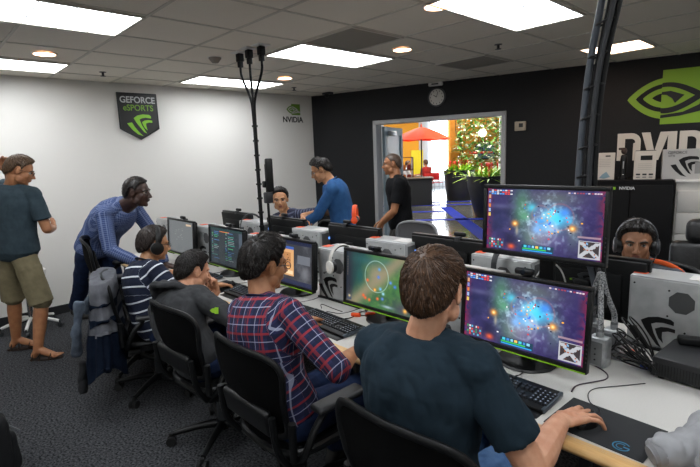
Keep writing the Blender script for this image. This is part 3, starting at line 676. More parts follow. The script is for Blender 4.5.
# ================================================================== MONITORS
def monitor(kind, x, y, label, W=.575, H=.345, zc=.975, rz=0, strip=True, base='oval', logo=False, tilt=-4, dz=TOP, group=None):
    t = thing('monitor', label, 'monitor', (x, y, dz), rz, group or ('monitors of the front desk' if rz == 0 else 'monitors of the rear desk'))
    T = Matrix.Translation((0, 0, zc-dz)) @ Matrix.Rotation(math.radians(tilt), 4, 'X')
    f = MB()
    f.box((0, .004, H/2-.009), (W, .03, .018), M=T, bev=.003); f.box((0, .004, -H/2+.011), (W, .03, .022), M=T, bev=.003)
    for s in (-1, 1): f.box((s*(W/2-.009), .004, 0), (.018, .03, H-.036), M=T, bev=.003)
    f.box((0, .012, 0), (W-.03, .014, H-.035), M=T); f.done('bezel', BLK, t)
    b = MB(); b.box((0, .03, 0), (W-.02, .026, H-.02), M=T, bev=.012); b.box((0, .05, -.01), (W*.62, .03, H*.62), M=T, bev=.015); b.done('rear_shell', BLK2, t)
    if kind:
        me = screen_mesh(kind, W-.036, H-.042); me.transform(T @ Matrix.Translation((0, -.0005, .002))); link(me, 'screen', M_SCR, t, False)
    else: MB().box((0, .0, .002), (W-.036, .004, H-.042), M=T).done('screen', mat('dim_screen', '#1b2430', .2, emit=.3), t, smooth=False)
    if strip: MB().box((0, -.0125, -H/2+.004), (W-.01, .003, .005), M=T).done('green_strip', GRN, t, smooth=False)
    bt = MB()
    for k in range(5): bt.box((W/2-.006, -.0125, -H/2+.05+k*.018), (.004, .003, .006), M=T)
    bt.done('button_row', DGR, t, smooth=False)
    zt = zc-dz
    n = MB(); n.box((0, .085, zt*.5+.012), (.07, .028, zt-.02), bev=.01); n.box((0, .07, zt), (.08, .05, .09), bev=.01); n.done('neck', BLK, t)
    if base == 'oval': MB().lathe([(.128, 0), (.132, .004), (.125, .012), (.04, .018), (.002, .018)], (0, .07, 0), 36).done('base', BLK, t)
    else: MB().box((0, .08, .008), (.24, .2, .016), bev=.006).done('base', BLK, t)
    if logo:
        e = MB(); R = T @ frame((0, .067, .04), (-1, 0, 0), (0, 0, 1), (0, 1, 0))
        for p in swoosh(0, 0, .1): e.prism(p, 0, .004, R)
        e.done('claw_emblem', mat('emblem_grey', '#4a4d50', .3, .6), t, smooth=False)
        MB().box((.0, 0, 0), (.012, .008, .004), M=R @ Matrix.Translation((-.06, .0, .004))).done('green_mark', GRN, t, smooth=False)
    return t
YM = 1.88
monitor('battle', 5.24, YM, 'monitor on the front desk showing a blue battle scene, below the raised one', W=.585, H=.352)
monitor('map', 4.40, YM, 'monitor on the front desk showing a green game map with a pale circle')
monitor('site', 3.535, YM, 'monitor on the front desk with an orange dialog box on a grey screen')
monitor('list', 2.67, YM, 'monitor on the front desk showing a dark table of green text rows')
monitor('idle', 1.80, YM, 'monitor on the front desk with a plain grey screen, leftmost in its row', base='oval')
u = monitor('battle', 5.265, 2.0, 'raised monitor on a tall stand showing a blue battle scene', W=.552, H=.325, zc=1.372, strip=False, base='flat', tilt=-2, group='raised battle scene monitor')
YR = 2.55
for x, lab, lg in ((1.75, 'leftmost rear desk monitor seen from behind, near the white wall', False), (2.63, 'rear desk monitor seen from behind, in front of the seated man in stripes', False), (3.53, 'rear desk monitor seen from behind, below the man in the blue shirt', False), (4.41, 'rear desk monitor seen from behind, in front of the grey mesh chair', True), (5.28, 'rear desk monitor seen from behind, in front of the man with headphones', True)):
    monitor(None, x, YR, lab, rz=PI, strip=False, logo=lg)
def webcam(x, y, z, rz, label):
    t = thing('webcam', label, 'webcam', (x, y, z), rz, 'webcams on the monitors')
    MB().box((0, .0, .016), (.085, .028, .028), bev=.01, seg=3).done('body', BLK, t); MB().box((0, .018, -.0), (.04, .03, .01), bev=.003).box((0, .036, -.02), (.04, .008, .045), bev=.003).done('clip', DGR, t)
    MB().cyl((0, -.02, .016), (0, -.012, .016), .011).done('lens', mat('lens_glass', '#20242c', .1, .3), t)
for x, lab in ((5.25, 'lower battle scene monitor'), (4.36, 'green map monitor'), (2.72, 'dark table monitor'), (1.86, 'plain grey screen monitor'), (3.6, 'orange dialog monitor')):
    webcam(x, YM+.012, 1.152 if x != 5.25 else 1.157, 0, 'black webcam clipped on top of the '+lab)
for x, lab in ((1.78, 'leftmost rear monitor'), (2.6, 'rear monitor before the man in stripes'), (3.45, 'rear monitor below the man in the blue shirt'), (4.5, 'rear monitor before the grey mesh chair')):
    webcam(x, YR-.012, 1.152, PI, 'black webcam clipped on top of the '+lab)
# ================================================================== COMPUTER TOWERS
M_SIDE = mat('silver_side', '#b4b6b6', .42, .3, .15, 500, col2='#a2a4a4', cscale=14)
M_GRILL = mat('fan_grille', '#5b5c5d', .6, .3, 1.2, 700)
def tower(x, y, label, first=None):
    if first: return dup(first, (x, y, TOP), 0, label)
    t = thing('computer_tower', label, 'computer tower', (x, y, TOP), 0, 'silver computer towers with claw decals'); W, D_, H = .385, .185, .335
    MB().box((0, 0, .012+H/2), (W, D_, H), bev=.006).done('case', SILV, t)
    MB().box((0, -D_/2-.003, .014+H/2), (W-.02, .006, H-.02), bev=.002).done('side_panel', M_SIDE, t)
    MB().box((0, 0, .006), (W+.02, D_+.02, .012), bev=.003).done('foot_tray', BLK, t)
    R = frame((0, -D_/2-.006, .012), (1, 0, 0), (0, 0, 1), (0, -1, 0)); c = MB()
    for p in swoosh(-.085, .075, .165): c.prism(p, 0, .0015, R)
    c.done('claw_decal', BLK, t, smooth=False)
    g = [(.02+.05*math.cos(a+PI/8)*1.05, .235+.05*math.sin(a+PI/8)*1.05) for a in [k*PI/4 for k in range(8)]]
    MB().prism(g, 0, .002, R).done('fan_grille', M_GRILL, t, smooth=False)
    for px_, py_ in ((-.03, .285), (.1, .285), (-.03, .165), (.1, .165), (.15, .30), (-.17, .30), (.15, .03), (.04, .1)): MB().cyl(R @ Vector((px_, py_, 0)), R @ Vector((px_, py_, .003)), .0045, n=8).done('screw', BLK, t)
    MB().box((-W/2+.03, -.02, .0135+H), (.055, .06, .003)).done('orange_label', ORG, t, smooth=False)
    MB().box((.1, -.0, .0135+H), (.14, .1, .002)).done('top_label', mat('label_grey', '#c9c8c5', .6), t, smooth=False)
    MB().box((W/2+.001, 0, .012+H/2), (.006, D_-.03, H-.04), bev=.002).done('front_grille', M_GRILL, t); MB().box((W/2+.005, .0, H*.85), (.003, .02, .02)).done('power_light', mat('blue_led', '#5a8ce0', .4, emit=1.5), t, smooth=False)
    return t
tw = tower(3.935, 2.07, 'silver tower on the front desk with a white headset hung on it')
tower(2.12, 2.07, 'silver tower on the front desk left of the dark table monitor', tw)
tower(1.17, 2.07, 'silver tower on the front desk at its far left end', tw)
tower(3.02, 2.07, 'silver tower on the front desk left of the orange dialog monitor', tw)
tower(4.83, 2.07, 'silver tower on the front desk left of the battle scene monitor', tw)
for x, lab in ((2.19, 'silver rear desk tower with a black headset over it by the left cable drop'), (3.07, 'silver tower on the rear desk next to the blue shirted man hands'), (3.97, 'silver tower on the rear desk behind the green map monitor'), (4.855, 'silver tower on the rear desk with a headset over it, behind the raised monitor'), (5.715, 'silver tower on the rear desk at the right, behind the black flat box')):
    tower(x if x < 5.6 else 5.695, 2.50 if x < 5.6 else 2.54, lab, tw)
# headsets
def headset(name, label, c, R, m1, m2, r=.088, cup=.04, pad=True, mic=True):
    """arc in the local xz plane, opening downwards"""
    t = thing(name, label, 'headset', c, 0, None); R = R.to_4x4(); n = 18
    pts = [(r*math.cos(PI*k/n), 0, r*1.12*math.sin(PI*k/n)) for k in range(n+1)]
    MB().tube([(r, 0, -.03)]+pts+[(-r, 0, -.03)], .006, 8, M=R, flat=(.018, .005, R.to_3x3() @ Vector((0, 1, 0)))).done('headband', m1, t, ang=60)
    MB().tube([(p[0]*.93, 0, p[2]*.93) for p in pts[4:-4]], .008, 8, M=R, flat=(.015, .006, R.to_3x3() @ Vector((0, 1, 0)))).done('head_cushion', m2, t, ang=60)
    for s in (-1, 1):
        MB().lathe([(.002, -.016), (cup*.8, -.014), (cup, -.002), (cup, .008), (cup*.5, .014), (.002, .014)], n=24, M=R @ Matrix.Translation((s*(r+.002), 0, -.045)) @ Matrix.Rotation(PI/2*s, 4, 'Y')).done('ear_cup', m1, t)
        MB().lathe([(cup*.45, -.012), (cup*.9, -.012), (cup*.98, 0), (cup*.9, .012), (cup*.45, .012)], n=24, M=R @ Matrix.Translation((s*(r-.018), 0, -.045)) @ Matrix.Rotation(PI/2*s, 4, 'Y')).done('ear_cushion', m2, t)
    if mic: MB().tube([(-r, .0, -.06), (-r-.0, .05, -.085), (-r*.8, .1, -.1)], .003, 6, M=R, smooth=2).sph((-r*.8, .1, -.1), .007, M=R, nu=8, nv=6).done('microphone', BLK, t)
    return t
I3 = Matrix.Identity(3); RZ = lambda d: Matrix.Rotation(math.radians(d), 3, 'Z'); RXX = lambda d: Matrix.Rotation(math.radians(d), 3, 'X'); RY = lambda d: Matrix.Rotation(math.radians(d), 3, 'Y')
M_HW = mat('headset_white', '#c4c2bc', .4)
headset('headset', 'white and black headset hung over the front edge of a silver tower', (3.99, 1.972, 1.04), RZ(80) @ RY(4), M_HW, BLK, r=.085)
headset('headset', 'black headset over the tower next to the left cable drop', (2.21, 2.42, 1.05), RZ(55), BLK, DGR, r=.105)
headset('headset', 'dark headset with wide band over the tower behind the raised monitor', (4.88, 2.40, 1.05), RZ(85), DGR, BLK, r=.1)
headset('headset', 'orange headset with grey cushions standing on a rear monitor', (3.52, 2.56, 1.235), RZ(128), ORG, mat('headset_grey', '#6a6e70', .5), r=.06, cup=.026, mic=False)
# ================================================================== KEYBOARDS, MICE, PADS
def keyboard(x, y, rz, label, first=None):
    if first: return dup(first, (x, y, TOP), rz, label)
    t = thing('keyboard', label, 'keyboard', (x, y, TOP), rz, 'black gaming keyboards'); W, D_ = .45, .165
    T = Matrix.Rotation(math.radians(4), 4, 'X')
    b = MB(); b.box((0, 0, .014), (W, D_, .018), M=T, bev=.006); b.box((0, -D_/2-.014, .006), (W*.98, .05, .01), M=T, bev=.004); b.done('housing', BLK, t)
    for s in (-1, 1): MB().box((s*(W/2-.004), 0, .016), (.014, D_*.96, .02), M=T, bev=.005).done('side_trim', mat('keyboard_trim', '#4b545c', .35, .5), t)
    k = MB(); kk = .019
    def key(cx, cy, w_):
        a = .0075*1; hw = w_/2-.0012; hh = kk/2-.0012
        k.rings([[T @ Vector((cx+sx*hw, cy+sy*hh, .022)) for sx, sy in ((-1, -1), (1, -1), (1, 1), (-1, 1))], [T @ Vector((cx+sx*(hw-.0022), cy+.001+sy*(hh-.0025), .0315)) for sx, sy in ((-1, -1), (1, -1), (1, 1), (-1, 1))]])
    x0 = -W/2+.02; rows = [(.058, [1]*4+[-.5]+[1]*4+[-.5]+[1]*4), (.033, [1]*13+[2]), (.014, [1.5]+[1]*12+[1.5]), (-.005, [1.75]+[1]*11+[2.25]), (-.024, [2.25]+[1]*10+[2.75]), (-.043, [1.25]*3+[6.25]+[1.25]*4)]
    for ry, ws in rows:
        cx = x0
        for w_ in ws:
            if w_ > 0: key(cx+w_*kk/2, ry, w_*kk)
            cx += abs(w_)*kk
    for ry in (.033, .014):
        for j in range(3): key(x0+15.3*kk+j*kk+kk/2, ry, kk)
    key(x0+16.3*kk+kk/2, -.024, kk)
    for j in range(3): key(x0+15.3*kk+j*kk+kk/2, -.043, kk)
    for ry in (.033, .014, -.005, -.024, -.043):
        for j in range(4): key(x0+18.6*kk+j*kk+kk/2, ry, kk)
    k.done('keys', mat('key_caps', '#1e2024', .4), t, smooth=False)
    lg = MB(); rs = random.Random(4)
    for ry, ws in rows[1:5]:
        cx = x0
        for w_ in ws: lg.box((cx+w_*kk/2, ry+.002, .0322), (.0045, .006, .0006), M=T); cx += w_*kk
    for ry in (.033, .014, -.005, -.024, -.043):
        for j in range(4): lg.box((x0+18.6*kk+j*kk+kk/2, ry+.002, .0322), (.0045, .006, .0006), M=T)
    lg.done('key_legends', mat('key_legend', '#8a93a2', .5, emit=0), t, smooth=False)
    MB().tube([(0, D_/2, .01), (.02, D_/2+.08, .004), (-.03, D_/2+.17, .004), (.0, D_/2+.3, .004)], .0025, 6, smooth=2).done('cable', BLK, t)
    return t
k1 = keyboard(5.27, 1.655, math.radians(-2), 'black keyboard in front of the lower battle scene monitor')
keyboard(4.20, 1.665, math.radians(-3), 'black keyboard in front of the green map monitor', k1)
keyboard(3.36, 1.665, 0, 'black keyboard in front of the orange dialog monitor', k1)
keyboard(2.53, 1.70, math.radians(2), 'black keyboard in front of the dark table monitor', k1)
def pad(x, y, w_, d_, rz, label, logo=False):
    t = thing('mouse_pad', label, 'mouse pad', (x, y, TOP), rz, 'black cloth mouse pads')
    MB().box((0, 0, .0018), (w_, d_, .0034), bev=.0012).done('mat', mat('pad_cloth', '#1f2124', .85, bump=.3, bscale=900), t)
    if logo:
        m_ = mat('pad_blue', '#2a6f92', .7); q = MB()
        arc = lambda r, a0, a1: [(r*math.cos(math.radians(a)), r*math.sin(math.radians(a)), 0) for a in range(a0, a1+1, 12)]
        T = Matrix.Translation((w_/2-.075, -d_/2+.038, .0037))
        q.tube(arc(.024, 40, 360), .0022, 6, M=T).tube([(.024, 0, 0), (.006, 0, 0)], .0022, 6, M=T).tube(arc(.014, 60, 300), .0018, 6, M=T); q.done('logo', m_, t)
    return t
pad(5.675, 1.635, .315, .235, math.radians(-3), 'black mouse pad with a small blue logo beside the grey hoodie', True)
pad(3.77, 1.655, .30, .27, math.radians(2), 'black mouse pad left of the green map keyboard')
pad(2.96, 1.665, .28, .25, math.radians(3), 'black mouse pad between the two farther keyboards')
pad(4.70, 1.655, .30, .25, 0, 'black mouse pad right of the green map keyboard, mostly behind the near man')
def mouse(x, y, rz, label, cab, first=None):
    t = thing('computer_mouse', label, 'computer mouse', (x, y, TOP+.0035), rz, 'black computer mice')
    def sh(u, v):
        a = 2*PI*u; ph = PI/2*v; w_ = .031*(1+.1*math.cos(2*a)); return Vector((w_*math.cos(a)*math.cos(ph)**.6, .058*math.sin(a)*math.cos(ph)**.6, .036*math.sin(ph)))
    b = MB(); b.surf(sh, 28, 8); b.done('body', BLK, t); MB().cyl((-.005, .032, .029), (.005, .032, .029), .008).done('scroll_wheel', RUB, t)
    MB().tube([(0, .055, .008), (0, .09, .002)]+cab, .0018, 6, smooth=3).done('cable', BLK, t)
    return t
mouse(5.625, 1.612, math.radians(-8), 'black mouse under the near man right hand', [(-.02, .13, .0), (-.07, .14, 0), (-.12, .24, 0), (-.06, .34, 0), (0, .45, .0)])
mouse(3.74, 1.70, 0, 'black mouse on the pad left of the green map keyboard', [(.03, .2, 0), (.0, .3, 0)])
mouse(3.00, 1.70, 0, 'black mouse on the pad under the striped shirt man right hand', [(.03, .2, 0), (.0, .3, 0)])
mouse(4.68, 1.68, 0, 'black mouse on the pad behind the near man', [(.03, .2, 0), (.0, .3, 0)])
# ================================================================== CABLES, CONDUITS
t = thing('ceiling_cable_drop', 'black cable drop branching to three ceiling sockets above the desks', 'cable drop', (2.45, 2.38, TOP))
z0 = TOP
for i, (x, y) in enumerate(((2.25, 2.40), (2.43, 2.385), (2.60, 2.40))):
    o = MB(); o.box((x-2.45, y-2.38, CEIL-z0-.05), (.055, .055, .07), bev=.006).box((x-2.45, y-2.38, CEIL-z0-.11), (.04, .04, .05), bev=.005); o.done('ceiling_socket', BLK2, t)
    MB().box((x-2.45, y-2.38, CEIL-z0-.006), (.12, .12, .008), bev=.002).done('socket_plate', WHT, t, smooth=False)
    MB().tube([(x-2.45, y-2.38, CEIL-z0-.12), (x-2.45+(.0), y-2.38, CEIL-z0-.22), ((i-1)*.03, 0, CEIL-z0-.42), ((i-1)*.012, .0, CEIL-z0-.56), ((i-1)*.012, 0, .02)], .011, 10, smooth=3).done('cable', BLK2, t)
for k in range(9): MB().lathe([(.021, -.008), (.027, -.008), (.027, .008), (.021, .008)], (0, 0, .2+k*.13), 12).done('cable_tie', BLK, t)
t = thing('camera_mount', 'thin black panel on an arm fixed beside the left cable drop', 'mount', (2.565, 2.39, TOP))
MB().cyl((0, 0, 0), (0, 0, .9), .012).done('post', BLK2, t); MB().box((.02, .02, .80), (.035, .07, .3), bev=.012).box((-.02, .0, .72), (.05, .05, .06), bev=.01).done('panel', BLK, t); MB().box((.01, 0, .6), (.06, .07, .1), bev=.01).done('bracket', DGR, t); MB().cyl((0, 0, 0), (0, 0, .012), .06, n=24).done('base', BLK, t)
t = thing('ceiling_cable_bundle', 'thick bundle of grey and black conduits hanging from the ceiling on the right', 'cable bundle', (5.40, 2.33, TOP))
M_CON = mat('grey_conduit', '#4a5058', .5, .2, .3, 300); ups = [(5.36, 2.33, 1.05), (5.31, 2.34, 1.3), (5.30, 2.36, 1.55), (5.31, 2.36, 1.85), (5.335, 2.35, 2.1), (5.38, 2.35, 2.35), (5.40, 2.35, 2.65)]
rt = lambda p, dx, dy=0: (p[0]-5.40+dx, p[1]-2.33+dy, p[2]-TOP)
jx = [(5.47, 2.2, 1.03)]
for dx, dy, r, m_, nm in ((-.018, 0, .015, M_CON, 'grey_conduit'), (.016, .006, .017, BLK2, 'black_conduit'), (.044, .0, .013, BLK2, 'black_conduit'), (.03, -.02, .012, mat('dark_conduit', '#23262b', .5), 'thin_conduit')):
    P = [rt((5.45, 2.2, .98), dx*.5, dy), rt((5.43, 2.24, 1.1), dx*.7, dy)]+[rt(p, dx*(1+.5*abs(1.9-p[2])), dy) for p in ups[1:]]
    MB().tube(P, r, 10, smooth=2).done(nm, m_, t)
for k in range(9):
    z = 1.42+k*.135; c = np.array([np.interp(z, [u_[2] for u_ in ups], [u_[i] for u_ in ups]) for i in (0, 1)])
    MB().tube([(c[0]-5.40+.014+.042*math.cos(a), c[1]-2.33+.026*math.sin(a), z-TOP+.01*math.cos(a)) for a in [2*PI*q/16 for q in range(16)]], .005, 6, closed=True).done('cable_tie', BLK, t)
MB().box((0, .02, CEIL-TOP-.02), (.2, .14, .04), bev=.01).done('ceiling_plate', BLK2, t)
M_BRAID = mat('steel_braid', '#c2c4c6', .35, .5, 1, 420, col2='#3a3c40', cscale=150); M_GALV = mat('galvanised_box', '#c6c9cb', .4, .6, .2, 60, col2='#a6a9ab', cscale=25)
for i, (x, y) in enumerate(((5.40, 2.29), (5.49, 2.12), (5.40, 2.14), (5.505, 2.25))):
    t = thing('conduit_box', 'galvanised metal socket box standing on the desk, %s of the four in the cluster' % ('rear left', 'front right', 'front left', 'rear right')[i], 'socket box', (x, y, TOP), math.radians((5, -8, 12, 0)[i]), 'galvanised socket boxes')
    MB().box((0, 0, .066), (.078, .066, .132), bev=.008).done('box', M_GALV, t); MB().box((0, -.0345, .064), (.058, .003, .105), bev=.001).done('cover_plate', STEEL, t, smooth=False)
    s = MB()
    for z in (.035, .06, .085): s.cyl((0, -.039, z), (0, -.034, z), .004, n=8)
    s.done('screws', DGR, t); MB().cyl((0, 0, .12), (0, 0, .155), .016, n=8).done('connector', M_GALV, t)
    t2 = thing('steel_conduit', 'braided steel conduit rising from the %s socket box' % ('rear left', 'front right', 'front left', 'rear right')[i], 'conduit', (x, y, TOP+.155), 0, 'braided steel conduits')
    MB().tube([(0, 0, 0), (0, 0, .05), ((5.455-x)*.6, (2.2-y)*.6, .14), ((5.455-x)*.95, (2.2-y)*.95, .24)], .0125, 10, smooth=2).done('braid', M_BRAID, t2)
    MB().cyl((0, 0, -.0), (0, 0, .012), .0155, n=12).done('collar', STEEL, t2)
def cable(label, pts, r=.003, m=None, cat='cable', name='cable', group='loose cables on the desks'):
    c = Vector(pts[0]); o = MB().tube([Vector(p)-c for p in pts], r, 6, smooth=3).done(name, m or BLK); o.location = c; tag(o, label, cat, group); return o
rs = random.Random(12)
for k in range(9):
    x, y = 5.54+rs.uniform(-.02, .03), 2.14+rs.uniform(-.05, .08); R0 = rs.uniform(.05, .085); n = 12; a0 = rs.uniform(0, 6); h = rs.uniform(.02, .22)
    pts = [(x, y, TOP+.08)]+[(x+.07+R0*math.cos(a0+j*.55), y+.02+.5*R0*math.sin(a0+j*.55), TOP+.006+h*abs(math.sin(a0/2+j*.27))+k*.003) for j in range(n)]+[(x+.12, y+.06, TOP+.01)]
    cable('black cable loop tangled beside the galvanised socket boxes', pts, .0035, group='tangled black cables by the socket boxes')
cable('thin dark cable running across the white desk from the near mouse pad to the boxes', [(5.50, 1.80, TOP+.003), (5.49, 1.86, TOP+.003), (5.53, 1.93, TOP+.003), (5.57, 2.0, TOP+.003), (5.545, 2.06, TOP+.003), (5.47, 2.10, TOP+.003)], .0028, mat('purple_cable', '#3a2a38', .5))
cable('white cable looping under the raised monitor', [(5.1, 2.16, TOP+.02), (5.12, 2.2, 1.0), (5.2, 2.24, 1.16), (5.3, 2.22, 1.1), (5.33, 2.2, TOP+.05)], .004, WHT)
for i, (a, b_) in enumerate((((4.66, 1.82), (4.95, 1.98)), ((4.72, 1.76), (5.0, 1.8)), ((4.78, 1.9), (5.05, 1.84)), ((4.1, 1.86), (3.95, 1.82)), ((4.02, 1.8), (4.22, 1.95)), ((3.1, 1.86), (3.35, 1.82)), ((5.0, 1.82), (5.2, 1.79)), ((4.55, 1.98), (4.75, 1.9)))):
    m_ = ((a[0]+b_[0])/2+rs.uniform(-.06, .06), (a[1]+b_[1])/2+rs.uniform(-.06, .06))
    cable(['thin cable under the left side of the battle scene monitor', 'thin cable in front of the battle scene monitor base', 'thin cable crossing between two monitors near the near man shoulder', 'thin cable at the foot of the white headset tower', 'thin cable beside the green map monitor base', 'thin cable under the orange dialog monitor', 'thin cable across the front of the battle scene base', 'thin cable behind the near man head'][i],
          [(a[0], a[1], TOP+.004), (m_[0], m_[1], TOP+.004), (b_[0]-.05, b_[1]+.03, TOP+.02), (b_[0], b_[1], TOP+.004)], .0025)
for i, (x, y) in enumerate(((4.22, 1.86), (4.28, 1.92), (5.56, 2.31))):
    t = thing('orange_plug', ['orange plug lying at the foot of the white headset tower', 'second orange plug nearer the green map monitor base', 'orange plug beside the metal socket boxes'][i], 'plug', (x, y, TOP), math.radians(25+i*30), 'orange cable plugs')
    MB().box((0, 0, .012), (.06, .022, .022), bev=.006).done('body', ORG, t); MB().tube([(.03, 0, .012), (.08, .01, .008), (.12, .05, .004)], .003, 6, smooth=2).done('cord', RED if i == 1 else BLK, t)
t = thing('small_speaker', 'small black cylindrical speaker left of the battle scene monitor', 'speaker', (4.86, 1.86, TOP))
MB().lathe([(.03, 0), (.036, .01), (.036, .075), (.028, .09), (.002, .092)], n=24).done('housing', BLK, t); MB().lathe([(.02, .09), (.03, .088), (.026, .1), (.002, .1)], n=24).done('top_grille', DGR, t)
# flat black box on the desk at the right
t = thing('flat_black_box', 'flat black electronic box lying on the desk in front of the right tower', 'electronic box', (5.915, 2.26, TOP), math.radians(-4))
MB().box((0, 0, .052), (.44, .27, .084), bev=.008).done('case', mat('box_black', '#1b1c1e', .45), t)
g = MB()
for k in range(40): g.box((-.2+k*.0103, -.136, .045), (.003, .003, .05))
g.done('vent_slots', RUB, t, smooth=False); MB().box((-.03, .0, .0945), (.03, .012, .0015)).done('white_label', WHT, t, smooth=False); MB().box((.09, .06, .0945), (.12, .05, .001)).done('silver_label', SILV, t, smooth=False)
f = MB()
for a in (-1, 1):
    for b_ in (-1, 1): f.cyl((a*.19, b_*.11, 0), (a*.19, b_*.11, .012), .012)
f.done('rubber_feet', RUB, t)
t = thing('black_adapter', 'black power brick resting on the flat black box rear edge', 'power adapter', (5.78, 2.37, TOP+.094), math.radians(20)); MB().box((0, 0, .017), (.11, .05, .034), bev=.008).done('brick', BLK, t); MB().tube([(.055, 0, .015), (.09, .02, .012), (.12, .05, .006)], .003, 6, smooth=2).done('cord', BLK, t)
t = thing('blue_connector', 'blue cable connector lying beside the flat black box', 'connector', (5.655, 2.2, TOP)); MB().box((0, 0, .014), (.045, .03, .022), bev=.004).done('shell', mat('connector_blue', '#2348b8', .5), t); MB().tube([(-.02, 0, .014), (-.06, .03, .012), (-.1, .03, .004)], .004, 6, smooth=2).done('cord', BLK, t)
# ================================================================== CABINETS by the black wall
def wthing(name, label, cat, s, n, z, group=None): return thing(name, label, cat, wl(s, n, z), TH, group)
t = wthing('black_cabinet', 'tall black cabinet against the black wall with boxes on top', 'cabinet', 4.55, -.36, 0)
MB().box((0, .02, .65), (.80, .6, 1.3), bev=.008).done('body', mat('cabinet_black', '#08080a', .7, spec=.2), t, smooth=False)
for s in (-1, 1): MB().box((s*.199, -.29, .64), (.39, .018, 1.22), bev=.003).done('door', mat('cabinet_door', '#09090b', .65, spec=.2), t)
text('NVIDIA', .045, mat('decal_white', '#d8d8d8', .5), t, frame((-.03, -.301, 1.215), (1, 0, 0), (0, 0, 1), (0, -1, 0)), bold=.001)
MB().box((-.155, -.302, 1.216), (.035, .003, .03)).done('green_mark', GRN, t, smooth=False)
MB().cyl((.05, -.31, .9), (.05, -.299, .9), .012).done('lock', CHR, t)
t = wthing('filing_cabinet', 'white filing cabinet with wide drawers right of the black cabinet', 'cabinet', 5.46, -.30, 0)
MB().box((0, .0, .635), (.98, .5, 1.27), bev=.006).done('body', mat('cabinet_white', '#cfccc6', .5), t, smooth=False)
MB().box((-.0, -.005, 1.283), (1.0, .53, .026), bev=.003).done('top_board', WHT, t)
for k in range(5):
    d = MB().box((0, -.258, .13+k*.235), (.94, .018, .222), bev=.003).done('drawer', mat('drawer_white', '#c4c2bd', .5), t); MB().box((0, -.272, .2+k*.235), (.5, .012, .014), bev=.003).done('handle', STEEL, d)
t = wthing('product_box', 'small white box standing on the left of the black cabinet', 'box', 4.29, -.42, 1.3)
MB().box((0, 0, .15), (.2, .14, .30), bev=.003).done('carton', CARD, t, smooth=False); MB().box((.03, -.072, .265), (.05, .003, .014)).done('dark_print', BLK, t, smooth=False)
s = MB()
for k in range(5): s.box((0, -.072, .23-k*.02), (.12-.015*(k % 2), .002, .003))
s.done('text_lines', mat('print_grey', '#a09a92', .7), t, smooth=False); MB().prism([(-.05, .02), (.0, .01), (.06, .03), (.02, .09), (-.02, .06)], 0, .002, frame((0, -.071, 0), (1, 0, 0), (0, 0, 1), (0, -1, 0))).done('picture_print', mat('print_blue', '#7f9ba8', .6), t, smooth=False)
t = wthing('trophy', 'dark figure shaped trophy between the two white boxes', 'trophy', 4.475, -.42, 1.3)
MB().lathe([(.048, 0), (.048, .02), (.035, .03), (.03, .06), (.034, .22), (.03, .26), (.018, .275), (.002, .275)], n=20).done('column', BLK, t); MB().sph((0, 0, .315), (.03, .03, .038)).box((-.02, 0, .34), (.07, .03, .025), bev=.008).done('top_piece', mat('trophy_brown', '#3a2c26', .5), t); MB().sph((0, -.035, .05), .01).done('stud', CHR, t); MB().box((.0, -.033, .16), (.012, .004, .08)).done('label_strip', SILV, t)
t = wthing('product_box', 'taller white box with black panel standing in the middle of the black cabinet', 'box', 4.68, -.42, 1.3)
MB().box((0, 0, .155), (.205, .14, .31), bev=.003).done('carton', CARD, t, smooth=False); MB().box((.01, -.072, .235), (.11, .003, .05)).done('black_panel', BLK, t, smooth=False); MB().box((0, -.05, .3135), (.19, .03, .006)).done('dark_top_print', DGR, t, smooth=False)
s = MB()
for k in range(3): s.box((-.06+k*.06, -.072, .055), (.04, .002, .018)); s.box((-.06+k*.06, -.072, .025), (.035, .002, .008))
s.done('icon_row', DGR, t, smooth=False); s = MB()
for k in range(4): s.box((0, -.072, .17-k*.02), (.13, .002, .003))
s.done('text_lines', mat('print_grey', '#a09a92', .7), t, smooth=False)
t = wthing('graphics_card_box', 'wide silver box with a black claw print on the white cabinet', 'box', 5.07, -.38, 1.296)
MB().box((0, 0, .16), (.46, .16, .32), bev=.004).done('carton', mat('silver_card', '#b7b6b4', .45, .2), t, smooth=False); R = frame((0, -.081, 0), (1, 0, 0), (0, 0, 1), (0, -1, 0)); s = MB()
for p in swoosh(-.02, .14, .22): s.prism(p, 0, .002, R)
s.done('claw_print', BLK, t, smooth=False); text('GEFORCE', .04, DGR, t, R @ Matrix.Translation((-.1, .285, .001)), ext=.001); text('GTX', .03, DGR, t, R @ Matrix.Translation((-.15, .25, .001)), ext=.001)
MB().box((.12, -.082, .12), (.12, .003, .12)).done('grey_print', mat('print_grey2', '#8b8b8a', .6), t, smooth=False)
